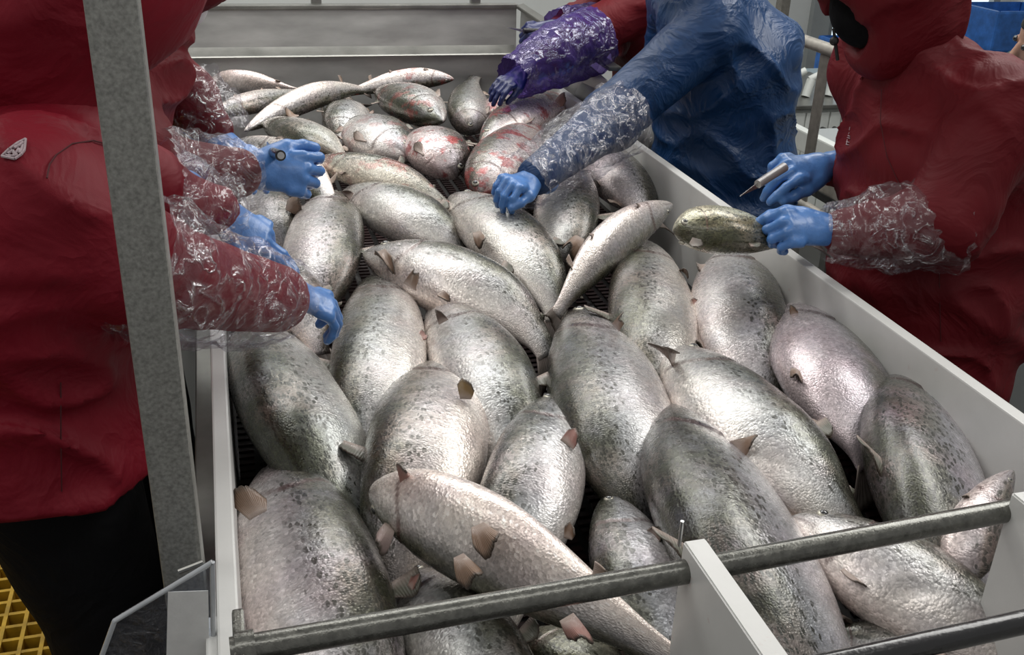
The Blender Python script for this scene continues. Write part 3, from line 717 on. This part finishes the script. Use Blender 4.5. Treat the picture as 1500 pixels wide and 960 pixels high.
btube(cdm, P(1221, 42, y=1.80), P(1223, 58, y=1.80), .003, n=8); btube(cdm, P(1223, 58, y=1.80), P(1227, 88, y=1.80), .0035, n=8)
bmesh.ops.create_uvsphere(cdm, u_segments=12, v_segments=8, radius=.009, matrix=Matrix.Translation(P(1222, 60, y=1.80)))
from_bm('drawstring', cdm, M_CORD, Ep)
# F: blurred worker at far right
Fp = person('worker in dark grey jacket half hidden at the far right edge', (3.02, 3.0, .76), (2.86, 2.96, .96), (2.72, 2.92, 1.07), (2.66, 2.90, 1.17),
    (.3, 1, 0), (-1, .3, -.3), [(2.72, 2.76, 1.02), (2.76, 3.10, 1.02)], [((2.66, 2.68, .86), (2.50, 2.75, .93), .075, .06, .045), ((2.70, 3.15, .86), (2.50, 3.1, .93), .075, .06, .045)], .60, M_GRN,
    [(2.98, 2.9, 0), (3.0, 3.12, 0)], tw=(.2, .14), hood=False, mask=False, seed=20, hair=True)
hand('glove', Fp, (2.48, 2.75, .93), (-1, .2, -.3), (0, 0, 1), 1); hand('glove', Fp, (2.48, 3.1, .93), (-1, -.2, -.3), (0, 0, 1), -1)

from mathutils.bvhtree import BVHTree
def on_cloth(ob, pxs, off=.0015):
    """points on the jacket's own surface below the given pixels"""
    me = ob.data; l = Vector(wloc(ob)); t = BVHTree.FromPolygons([v.co + l for v in me.vertices], [p.vertices[:] for p in me.polygons]); out = []
    for a in pxs:
        d = Vector(P(*a, y=1.) - CAM).normalized(); h = t.ray_cast(Vector(CAM), d); out.append(None if h[0] is None else np.array(h[0] + h[1] * off - d * off))
    return out
def stitched(name, parent, jacket, strokes, r, m):
    bm = bmesh.new()
    for st_ in strokes:
        pt = on_cloth(jacket, st_)
        for a, b in zip(pt[:-1], pt[1:]):
            if a is not None and b is not None and np.linalg.norm(a - b) < .1: btube(bm, a, b, r, n=6)
    return from_bm(name, bm, m, parent)
kid = lambda o, n: [c for c in o.children if c.name.split('.')[0] == n][0]
M_SEAM = simple('seam_thread', (.06, .002, .005), .7, 0)
M_REFL = simple('reflective_print', (.38, .30, .32), .5, 0, var=.2, nscale=200)
tri = lambda x, y: (x, y)
stitched('chest_emblem', A, kid(A, 'jacket'), [[(4, 229), (14, 219), (25, 211), (37, 205)], [(37, 205), (36, 213), (35, 221)], [(4, 229), (13, 232), (22, 234)], [(22, 234), (30, 228), (35, 221)], [(12, 226), (19, 221), (22, 228), (27, 219), (29, 226), (33, 214)], [(9, 229), (18, 230), (26, 228)], [(20, 218), (28, 214), (33, 210)]], .0016, M_REFL)
stitched('chest_lettering', Ep, kid(Ep, 'jacket'), [[(1240, 212), (1244, 213)], [(1241, 208), (1245, 209)], [(1241, 212), (1242, 205)], [(1242, 202), (1246, 203)], [(1243, 199), (1246, 200)], [(1244, 197), (1245, 194)], [(1245, 191), (1246, 186)]], .0009, M_REFL)
for st_ in ([(68, 262), (72, 242), (82, 228), (105, 212), (135, 207), (158, 212)], [(88, 560), (88, 640), (90, 720)]):
    stitched('seam', A, kid(A, 'jacket'), [st_], .0009, M_SEAM)
for st_ in ([(1376, 400), (1377, 450), (1378, 500)], [(1292, 130), (1290, 180), (1300, 230), (1318, 270)]):
    stitched('seam', Ep, kid(Ep, 'jacket'), [st_], .0008, M_SEAM)
# knives
def stick(name, label, cat, a, b, r, m, r2=None):
    t = thing(name, label, cat, tuple(np.minimum(a, b))); bm = bmesh.new(); btube(bm, a, b, r, r2, n=16); o = from_bm('handle', bm, m, t); smooth_by_angle(o); return t
kb = stick('knife', 'small knife with round dark handle end in second left worker\'s glove', 'knife', P(411, 228, y=1.865), P(396, 222, y=1.97), .010, M_BLACK)
bm = bmesh.new(); btube(bm, P(411, 228, y=1.865), P(411.5, 228, y=1.860), .0065, n=16); from_bm('end_cap', bm, M_KNIFE, kb)
prism('blade', [P(396, 222, y=1.97), P(390, 216, y=2.03), P(398, 224, y=2.07)], (.002, 0, .012), M_KNIFE, kb)
kd = stick('knife', 'thin knife with pale blade in dark blue glove over the hopper', 'knife', P(790, 46, y=3.33), P(767, 45, y=3.33), .009, M_BLACK)
prism('blade', [P(767, 43, y=3.33), P(742, 40, y=3.33), P(767, 48, y=3.33)], (.0, .003, .0), M_KNIFE, kd)
ke = stick('scalpel', 'silver metal handled cutter in right worker\'s raised far hand', 'knife', P(1149, 245, y=1.90), P(1110, 270, y=1.86), .0105, simple('satin_handle', (.42, .41, .41), .3, .35, bstr=0), .009)
prism('blade', [P(1110, 268, y=1.86), P(1084, 288, y=1.84), P(1112, 275, y=1.86)], (.0, .003, .0), M_KNIFE, ke)

#FISH
# ---------------------------------------------------------------- fish
TP = np.array([0, .015, .04, .07, .1, .16, .22, .3, .4, .5, .6, .7, .8, .88, .94, 1.0])
AP = np.array([.05, .17, .30, .42, .53, .70, .82, .94, 1., .985, .89, .72, .51, .36, .29, .31])
BP = np.array([.05, .20, .36, .50, .62, .80, .90, .98, 1., .96, .84, .64, .42, .26, .16, .10])
def rings():
    a = np.concatenate([np.linspace(0, .04, 7), np.linspace(.05, .17, 12), np.linspace(.178, .26, 13), np.linspace(.28, 1, 34)]); return a
RG = rings(); MR = 36
def fish(label, head, mid, tail, wpx, z=.85, hd=.07, td=.08, dors='L', tilt=8, col=(1, 1, 1), blood=0., fat=.62, full=False, fins=(), eyes=True, zh=None, mt=.42, pect=True, jaw=1., group=None, length=3.5, spots=.85, skip=()):
    hm = P(*mid, z=z); hh = P(*head, z=(z - hd) if zh is None else zh); ht = P(*tail, z=z - td)
    s0 = F / Q(hm)[1]; a = wpx / 2 / s0
    for it in range(3):
        tl = ht
        if not full:
            need = max(a * 2 * length * (1 - mt), .12); d = ht - hm; tl = hm + d / np.linalg.norm(d) * need
            tl[2] = max(tl[2], .725)
        # quadratic through three points at parameter mt
        c = (hm - (1 - mt) ** 2 * hh - mt ** 2 * tl) / (2 * mt * (1 - mt))
        sp = lambda t: (1 - t) ** 2 * hh + 2 * t * (1 - t) * c + t * t * tl
        dsp = lambda t: 2 * (1 - t) * (c - hh) + 2 * t * (tl - c)
        def frame(t):
            T_ = unit(dsp(t)); N = np.array([0, -.25, 1.]); N = unit(N - N @ T_ * T_); Sd = np.cross(T_, N)
            if dors == 'L': sg = -1 if Sd[0] > 0 else 1
            elif dors == 'R': sg = 1 if Sd[0] > 0 else -1
            elif dors == 'U': sg = 1 if Sd[1] > 0 else -1
            else: sg = -1 if Sd[1] > 0 else 1
            D = Sd * sg; r = math.radians(tilt); D2 = D * math.cos(r) + N * math.sin(r); Nf = N * math.cos(r) - D * math.sin(r)
            return T_, D2, Nf
        T_, D2, Nf = frame(mt)
        ang = np.linspace(0, 2 * math.pi, 40, endpoint=False)
        ring = np.array([Q(hm + a * math.cos(x) * D2 + a * fat * math.sin(x) * Nf)[0] for x in ang])
        q1 = Q(hm + T_ * .02)[0] - Q(hm)[0]; q1 /= np.linalg.norm(q1); pr = ring @ np.array([-q1[1], q1[0]]); a *= wpx / (pr.max() - pr.min())
    apt = np.interp(RG, TP, AP); bpt = np.interp(RG, TP, BP)
    ker = np.array([.25, .5, .25])
    for _ in range(2):
        apt[1:-1] = np.convolve(apt, ker, 'valid'); bpt[1:-1] = np.convolve(bpt, ker, 'valid')
    Lf = float(np.linalg.norm(np.diff(np.array([sp(t) for t in np.linspace(0, 1, 20)]), axis=0), axis=1).sum())
    th = np.linspace(0, 2 * math.pi, MR, endpoint=False); ct, st = np.cos(th), np.sin(th)
    V = []; FX = []; seed = rnd.random() * 50
    frames = [frame(t) for t in RG]
    for i, t in enumerate(RG):
        T_, D2, Nf = frames[i]; cen = sp(t) - D2 * a * .05 * math.sin(math.pi * min(1, t * 1.4))
        rr = np.ones(MR)
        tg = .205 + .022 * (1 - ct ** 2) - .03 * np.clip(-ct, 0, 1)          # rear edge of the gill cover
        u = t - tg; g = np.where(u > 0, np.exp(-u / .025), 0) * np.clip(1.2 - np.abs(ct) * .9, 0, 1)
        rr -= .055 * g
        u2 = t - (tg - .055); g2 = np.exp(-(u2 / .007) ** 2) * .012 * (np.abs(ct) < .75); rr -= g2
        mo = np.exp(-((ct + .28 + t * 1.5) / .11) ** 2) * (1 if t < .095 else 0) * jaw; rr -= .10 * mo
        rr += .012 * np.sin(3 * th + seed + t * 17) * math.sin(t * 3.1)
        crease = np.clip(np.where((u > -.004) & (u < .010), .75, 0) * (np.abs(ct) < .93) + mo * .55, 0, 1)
        dz = np.sign(st) * np.abs(st) ** .92
        av = np.where(ct < 0, 1.03, .97)
        for j in range(MR):
            V.append(cen + D2 * (a * apt[i] * rr[j] * ct[j] * av[j]) + Nf * (a * fat * bpt[i] * rr[j] * dz[j]))
            FX.append((t, (ct[j] + 1) / 2, float(crease[j]), spots))
    V = np.array(V); n = len(RG)
    fc = [(i * MR + j, i * MR + (j + 1) % MR, (i + 1) * MR + (j + 1) % MR, (i + 1) * MR + j) for i in range(n - 1) for j in range(MR)]
    fc += [tuple(range(MR))[::-1], tuple(range((n - 1) * MR, n * MR))]
    root = thing('fish', label, 'fish', (hm[0], hm[1], float(V[:, 2].min())), group)
    b = mk('body', V, fc, M_FISH, root); me = b.data
    ca = me.color_attributes.new('fx', 'FLOAT_COLOR', 'POINT'); ca.data.foreach_set('color', np.array(FX, np.float32).ravel())
    uvl = me.uv_layers.new(name='UV'); li = np.zeros(len(me.loops), np.int32); me.loops.foreach_get('vertex_index', li)
    uv = np.stack([RG[li // MR] * Lf / .6, (li % MR) / MR], 1)
    # seam: keep wrapped faces continuous
    k0 = 0
    for p in me.polygons:
        if p.loop_total == 4:
            l = p.loop_start; vv = uv[l:l + 4, 1]
            if vv.max() - vv.min() > .5: uv[l:l + 4, 1] = np.where(vv < .5, vv + 1, vv)
    uv[:, 1] *= a / .085
    uvl.data.foreach_set('uv', uv.astype(np.float32).ravel())
    b.color = tuple(col) + (blood,)
    # surface point helper
    def surf(t, ang_):
        T_, D2, Nf = frame(t); ia = np.interp(t, TP, AP); ib = np.interp(t, TP, BP)
        return sp(t) - D2 * a * .05 * math.sin(math.pi * min(1, t * 1.4)) + D2 * a * ia * math.cos(ang_) + Nf * a * fat * ib * math.sin(ang_), T_, D2, Nf
    if eyes:
        for sg in (1, -1):
            p, T_, D2, Nf = surf(.085, sg * math.radians(66)); nn = unit(Nf * sg + D2 * .25); r = a * .125
            bm = bmesh.new(); bmesh.ops.create_uvsphere(bm, u_segments=16, v_segments=10, radius=r)
            q = Vector(nn).to_track_quat('Z', 'Y').to_matrix().to_4x4()
            bmesh.ops.transform(bm, matrix=Matrix.Translation(p - nn * r * .25) @ q @ Matrix.Diagonal((1, 1, .55, 1)), verts=bm.verts)
            e = from_bm('eye', bm, M_IRIS, root, smooth=True)
            bm = bmesh.new(); bmesh.ops.create_uvsphere(bm, u_segments=12, v_segments=8, radius=r * .62)
            bmesh.ops.transform(bm, matrix=Matrix.Translation(p + nn * r * .12) @ q @ Matrix.Diagonal((1, 1, .5, 1)), verts=bm.verts)
            from_bm('pupil', bm, M_EYE, e, smooth=True)
    FC = (.30, .22, .17)
    # caudal fin
    p, T_, D2, Nf = surf(1.0, math.pi / 2); p = sp(1.0)
    fan('tail_fin', root, p - T_ * .01, T_, D2, a * .30, a * .85, a * .75, fork=.42, col=(.20, .17, .15), bend=(0, 0, .0))
    # dorsal, anal, adipose
    for nm, t, an, ln, h_, c_ in (('dorsal_fin', .50, 0, .11, .26, (.13, .13, .10)), ('anal_fin', .74, math.pi, .09, .24, FC), ('adipose_fin', .80, 0, .03, .10, (.12, .12, .08))):
        if nm in skip: continue
        p, T_, D2, Nf = surf(t, an); out = D2 if an == 0 else -D2
        fan(nm, root, p - out * a * .06, unit(out * .22 + T_ * .9), T_, ln * Lf * .5, a * h_ * 1.4, ln * Lf * .42, col=c_)
    if pect:
        p, T_, D2, Nf = surf(.245, math.radians(138)); 
        fan('pectoral_fin', root, p - Nf * .002, unit(T_ * .9 - D2 * .22 + Nf * .10), D2, a * .10, a * .55, a * .20, col=(.36, .28, .24))
        p, T_, D2, Nf = surf(.56, math.radians(160))
        fan('pelvic_fin', root, p - Nf * .002, unit(T_ * .9 - D2 * .25 + Nf * .05), D2, a * .07, a * .38, a * .17, col=(.38, .28, .24))
    for fn in fins:      # (base px, tip px, base half width px, tip half width px, colour, z base, z tip)
        nm, bp, tp, w0, w1, c_, zb_, zt_ = fn
        pa, pb = P(*bp, z=zb_), P(*tp, z=zt_); d = pb - pa; L_ = np.linalg.norm(d); s = F / Q(pa)[1]
        view = unit(CAM - pa); lat = unit(np.cross(d, view * .8 + np.array([0, 0, .3])))
        fan(nm, root, pa, d / L_, lat, w0 / s, L_, w1 / s, col=c_, round_=.35)
    return root
def fan(name, parent, base, direc, lat, w0, length, w1, fork=0., col=(.3, .2, .15), bend=(0, 0, 0), round_=.34):
    direc = unit(direc); lat = unit(lat - (np.array(lat) @ direc) * direc); nrm = np.cross(direc, lat); NU, NV = 17, 7; vs = []
    for i in range(NU):
        u = -1 + 2 * i / (NU - 1); ln = length * (1 - round_ * abs(u) ** 2.2) if not fork else length * (1 - fork * (1 - abs(u) ** 1.3))
        if not fork: ln = length * (1 - .42 * ((u + 1) / 2) ** 1.6) * (1 - .30 * max(0., -u - .55) / .45) * (1 - .35 * max(0., u - .6) / .4)
        ln *= 1 - .03 * math.sin(i * 2.3)
        for j in range(NV):
            v = j / (NV - 1); wd = w0 + (w1 - w0) * v
            vs.append(base + direc * ln * v + lat * wd * u * (1 - .12 * v * v) + nrm * (.0004 * (1 if i % 2 else -1) * v + length * .22 * v * v * math.sin(u * 2.6 + length * 90)))
    f = [(i * NV + j, (i + 1) * NV + j, (i + 1) * NV + j + 1, i * NV + j + 1) for i in range(NU - 1) for j in range(NV - 1)]
    o = mk(name, vs, f, M_FIN, parent); me = o.data
    uvl = me.uv_layers.new(name='UV')
    for lp in me.loops: uvl.data[lp.index].uv = ((lp.vertex_index // NV) / (NU - 1), (lp.vertex_index % NV) / (NV - 1))
    md = o.modifiers.new('thick', 'SOLIDIFY'); md.thickness = .0022; md.offset = 0
    o.color = tuple(col) + (1,); return o

BRN = (.24, .15, .10); PNK = (.38, .19, .16); DRK = (.12, .075, .06); OLV = (.26, .17, .07)
SIL = (1.05, 1.04, 1.04); PUR = (.86, .80, .87); WRM = (1.08, 1.03, .98); GRY = (.72, .74, .72); OLI = (.78, .78, .62)
# near rows
fish('biggest silver fish at bottom left corner with a fin touching the white wall', (400, 684), (463, 850), (510, 1060), 226, .835, .05, skip=('anal_fin',), dors='R', tilt=14, col=(1.12, 1.09, 1.1), fins=[('pectoral_fin', (378, 755), (352, 712), 14, 26, BRN, .90, .92)], pect=False)
fish('pale fish lying belly up diagonally across the others at bottom centre', (543, 722), (690, 790), (1010, 985), 142, .925, .02, .07, spots=.1, dors='D', tilt=-72, col=(1.30, 1.24, 1.19), full=True, pect=False, zh=.90,
     fins=[('pectoral_fin', (600, 712), (586, 678), 16, 4, PNK, .955, 1.0), ('pectoral_fin', (572, 770), (550, 812), 9, 14, (.40, .30, .28), .91, .90), ('pelvic_fin', (700, 770), (725, 812), 10, 22, BRN, .975, .985), ('pelvic_fin', (672, 815), (700, 862), 8, 20, BRN, .962, .965), ('anal_fin', (830, 905), (862, 950), 12, 16, PNK, .94, .94)])
fish('fish whose pale snout pokes out just below the belly up fish at bottom', (598, 845), (680, 940), (760, 1090), 165, .825, .05, dors='R', tilt=18, col=GRY, fins=[('pectoral_fin', (600, 862), (615, 842), 5, 8, PNK, .87, .89)])
fish('speckled fish with tilted head and reddish fin, just above the belly up fish', (815, 584), (776, 706), (742, 850), 150, .865, .03, dors='L', tilt=6, col=(.95, .97, .98), length=3.4, fins=[('pectoral_fin', (830, 652), (848, 628), 12, 12, PNK, .90, .92), ('pelvic_fin', (832, 790), (838, 765), 6, 9, BRN, .87, .89)], pect=False)
fish('plump fish with an olive fin at its top right, left of centre', (640, 540), (622, 640), (590, 790), 178, .855, .09, dors='L', tilt=4, col=WRM, length=3.2, fins=[('pectoral_fin', (682, 585), (683, 553), 8, 14, OLV, .90, .93)], pect=False)
fish('dark spotted fish against the left wall below the plastic sleeve', (375, 487), (425, 590), (500, 735), 158, .855, .06, skip=('dorsal_fin',), spots=1., dors='L', tilt=30, col=(.86, .90, .86), length=3.3, fins=[('pelvic_fin', (503, 600), (516, 588), 14, 8, BRN, .85, .86)])
fish('rounded speckled fish with an upright fin at its shoulder, right of the nearest glove', (562, 400), (551, 510), (530, 665), 140, .855, .085, dors='L', tilt=6, col=(.95, .96, .93), length=3.4, fins=[('pectoral_fin', (600, 420), (612, 392), 11, 6, BRN, .90, .95), ('pelvic_fin', (614, 495), (627, 488), 5, 9, PNK, .87, .87)], pect=False)
fish('fish with dark speckled back curving down right, at centre left', (634, 450), (712, 545), (735, 700), 140, .855, .05, dors='R', tilt=14, col=(.95, .97, .96), length=3.4, fins=[('pectoral_fin', (650, 472), (640, 452), 8, 5, DRK, .895, .92)], pect=False)
fish('large fish narrowing to its tail at the very centre of the pile', (850, 455), (886, 585), (955, 790), 170, .865, .09, .10, dors='L', tilt=5, col=(.92, .93, .94), full=True, fins=[('pectoral_fin', (902, 480), (914, 460), 8, 6, BRN, .90, .94), ('pelvic_fin', (962, 590), (985, 588), 18, 5, PNK, .85, .86)], pect=False)
fish('long fish with dark pointed fin at its head, right of centre', (985, 512), (1095, 620), (1275, 800), 150, .880, .05, .08, dors='R', tilt=6, col=(.98, 1.0, .98), full=True, length=3.6, fins=[('pectoral_fin', (988, 528), (963, 502), 11, 2, DRK, .90, .96), ('pelvic_fin', (1078, 662), (1112, 640), 18, 10, BRN, .90, .93)], pect=False)
fish('olive backed fish with rows of dark spots, left of the front divider plate', (985, 604), (1065, 780), (1170, 985), 188, .865, .06, spots=1., dors='L', tilt=28, col=(.92, .93, .98))
fish('purplish fish tapering to a grey tail beside the right wall', (1165, 450), (1222, 550), (1272, 680), 146, .855, .04, .05, spots=.15, dors='R', tilt=-8, col=PUR, full=True, fins=[('pectoral_fin', (1164, 462), (1160, 446), 6, 5, BRN, .90, .92), ('pelvic_fin', (1165, 540), (1168, 560), 6, 9, BRN, .90, .90)], pect=False)
fish('spotted silver fish with a brown fin resting against the right wall', (1325, 568), (1350, 690), (1400, 870), 165, .845, .07, spots=1., dors='L', tilt=30, col=(1., .98, 1.06), fins=[('pectoral_fin', (1408, 612), (1436, 598), 14, 8, BRN, .87, .89)], pect=False)
fish('small headed fish at the right edge with a black eye, behind the bar', (1484, 690), (1442, 752), (1432, 900), 84, .900, .0, .12, dors='R', tilt=4, col=(1.05, .98, .98), full=True, mt=.27)
fish('fish under the right half of the bar with its eye showing above it', (1160, 758), (1320, 850), (1520, 985), 150, .850, .0, .06, dors='U', tilt=6, col=(1.02, 1.0, .98), full=True, mt=.38, zh=.86)
fish('grey fish back below the black bar in the bottom right corner', (1190, 945), (1300, 955), (1460, 1010), 92, .80, .02, .04, dors='U', tilt=30, col=GRY, full=True)
fish('brownish fish low at the right edge near the second divider plate', (1500, 810), (1470, 850), (1420, 990), 90, .80, .02, .04, dors='R', tilt=0, col=WRM, full=True)
fish('fish with a small dark speckled head poking up behind the bar at centre', (893, 728), (930, 840), (1000, 1010), 132, .84, .02, dors='L', tilt=4, col=(.92, .93, .97), mt=.36, fins=[('pectoral_fin', (945, 800), (972, 775), 14, 16, DRK, .86, .88)], pect=False)
fish('dark fish deep between the bottom fish, below the belly up one', (770, 930), (850, 975), (960, 1040), 100, .78, .02, .03, dors='D', tilt=20, col=OLI, full=True)
fish('small dark grey head between spotted fish and plump olive finned fish', (478, 705), (515, 672), (560, 640), 66, .80, .0, .03, dors='U', tilt=20, col=(.45, .42, .42), full=True)
# middle rows
fish('golden sheened fish above and right of the central large fish', (945, 357), (950, 450), (972, 590), 128, .855, .08, dors='L', tilt=6, col=(1.02, 1.01, .95), length=3.4)
fish('fat grey fish directly below the hand held fish', (1082, 372), (1086, 455), (1120, 575), 142, .855, .06, dors='R', tilt=10, col=(.95, .95, .97), length=3.2, fins=[('pelvic_fin', (1022, 450), (1011, 440), 14, 8, PNK, .87, .87)])
fish('slim pale fish pointing up right with thin tail, left of the hand held fish', (985, 300), (905, 352), (815, 462), 66, .905, .0, .07, spots=.2, dors='R', tilt=-50, col=(1.08, 1.05, 1.02), full=True)
fish('long pale bellied fish curving from centre left down to the middle', (533, 372), (672, 412), (805, 520), 108, .875, .02, .09, dors='R', tilt=8, col=(1.04, 1.03, 1.0), full=True, pect=False, zh=.87, fins=[('pectoral_fin', (556, 368), (572, 392), 9, 10, BRN, .91, .91), ('pelvic_fin', (645, 428), (656, 442), 6, 8, BRN, .91, .90)])
fish('greenish grey fish with brown belly fin, upper centre of the pile', (662, 288), (745, 348), (818, 470), 102, .875, .02, .08, dors='R', tilt=6, col=(.95, .97, .93), full=True, pect=False, fins=[('pelvic_fin', (698, 340), (708, 362), 6, 9, BRN, .91, .90)])
fish('oval grey fish left of the greenish one, above the long pale bellied fish', (505, 280), (592, 312), (685, 380), 84, .875, .02, .07, dors='R', tilt=8, col=(.93, .95, .93), full=True, pect=False, fins=[('pectoral_fin', (515, 288), (502, 278), 6, 5, DRK, .90, .92)])
fish('bright round silver fish just right of the pointing glove', (488, 288), (480, 352), (462, 455), 116, .865, .05, dors='R', tilt=8, col=(1.12, 1.1, 1.1), length=3.0)
fish('slim olive fish lying crosswise with a reddish tail, upper centre', (452, 238), (550, 252), (658, 305), 54, .915, .01, .05, dors='U', tilt=20, col=(.88, .88, .76), full=True, blood=.5)
fish('blood streaked fish with torn red gills in the upper centre', (668, 262), (646, 224), (615, 160), 88, .905, .05, .05, dors='R', tilt=0, col=(1.02, .93, .94), blood=1., length=3.0, mt=.38)
fish('rounded silver fish left of the blood streaked one', (600, 232), (556, 202), (505, 140), 84, .905, .02, .06, dors='U', tilt=4, col=(1.0, 1.02, 1.02), length=3., blood=.35)
fish('oval fish with a pink slit along its flank near the far end', (648, 178), (598, 150), (520, 110), 62, .925, .01, .06, dors='D', tilt=0, col=(.98, 1., .98), length=3.3, blood=.45)
fish('pale arched fish at the far end with bloody head', (665, 116), (600, 118), (500, 140), 34, .935, .0, .03, dors='D', tilt=-60, col=(1.1, 1.05, 1.02), full=True, blood=.6)
fish('rounded fish right at the dark blue fingertip with upright tail', (695, 196), (684, 162), (696, 112), 64, .910, .04, .0, dors='L', tilt=4, col=(1.02, 1.03, 1.0), full=True, fat=.7)
fish('grey fish with a white glint left of the slit fish', (500, 212), (505, 175), (540, 120), 72, .890, .03, .03, dors='L', tilt=6, col=(.88, .9, .9), length=3.2)
fish('long thin white fish arching toward the far left hands', (358, 192), (450, 146), (535, 132), 40, .935, .04, .02, dors='D', tilt=-60, col=(1.12, 1.1, 1.06), full=True, pect=False, fins=[('pelvic_fin', (432, 172), (424, 162), 6, 9, BRN, .945, .95)])
fish('white fish nearest the hopper in the far left corner', (312, 118), (360, 122), (440, 134), 36, .930, .0, .03, dors='U', tilt=-60, col=(1.15, 1.08, 1.06), full=True, pect=False, fins=[('pectoral_fin', (312, 118), (318, 110), 5, 7, DRK, .95, .96)])
fish('white fish second from the hopper along the left wall', (315, 166), (375, 150), (455, 132), 34, .925, .0, .02, dors='D', tilt=-20, col=(1.1, 1.08, 1.03), full=True)
fish('mottled fish with a bright glint right of the far gloves', (388, 182), (445, 200), (510, 238), 50, .920, .02, .04, dors='D', tilt=12, col=(.95, .96, .88), full=True)
fish('white bellied fish running under the knife holding glove', (352, 205), (425, 240), (490, 310), 58, .905, .02, .04, dors='D', tilt=-30, col=(1.14, 1.12, 1.1), full=True)
fish('grey fish beneath the knife glove with its fin raised', (372, 285), (398, 312), (420, 370), 80, .86, .02, .05, dors='R', tilt=14, col=(.62, .62, .62), full=True, fins=[('tail_fin', (420, 300), (446, 296), 8, 16, BRN, .90, .92)], pect=False)
fish('white bellied fish under the two nearest left gloves', (338, 372), (412, 420), (468, 520), 96, .885, .01, .07, dors='R', tilt=-6, col=(1.16, 1.12, 1.08), full=True)
fish('dark fish wedged at the left wall beside the nearest plastic sleeve', (352, 470), (410, 490), (490, 540), 70, .80, .0, .03, dors='U', tilt=20, col=(.55, .52, .45), full=True)
fish('grey fish hanging tail down below the blue gown sleeve', (840, 240), (834, 305), (828, 385), 96, .885, .03, .05, dors='R', tilt=12, col=(.78, .79, .76), full=True, pect=False, fins=[('tail_fin', (850, 348), (826, 374), 7, 16, BRN, .89, .89)])
fish('flat grey flank of a fish along the right wall under the plastic sleeve', (868, 210), (906, 258), (950, 325), 82, .870, .0, .04, dors='R', tilt=-4, col=(.82, .78, .80), full=True)
fish('fish streaked with blood under the blue gown worker\'s glove', (700, 290), (732, 235), (800, 165), 88, .905, .05, .03, dors='L', tilt=4, col=(1.05, .98, .96), blood=.9, full=True)
fish('fish with red gashes between the purple sleeve and the clear sleeve', (705, 215), (768, 166), (850, 140), 62, .925, .03, .04, dors='U', tilt=4, col=(1.05, .98, .97), blood=1., full=True, fins=[('tail_fin', (812, 155), (832, 138), 4, 9, PNK, .93, .97)])
fish('dusky pink fish under the purple plastic sleeve', (712, 172), (752, 150), (810, 120), 46, .915, .02, .03, dors='D', tilt=0, col=(.72, .62, .64), full=True, blood=.8)
fish('dark skinned fish under the greyish one, far centre of pile', (690, 250), (790, 225), (870, 205), 60, .86, .0, .02, dors='U', tilt=10, col=(.8, .76, .74), full=True)
# held fish
fish('olive spotted fish held over the tray edge by the right worker', (986, 338), (1054, 338), (1178, 354), 72, 1.03, -.005, .045, dors='D', tilt=12, col=(1.25, 1.25, .92), spots=1., full=True, fat=.66, fins=[('pectoral_fin', (1012, 352), (1030, 362), 5, 9, (.5, .46, .42), 1.03, 1.02)], pect=False, mt=.40)
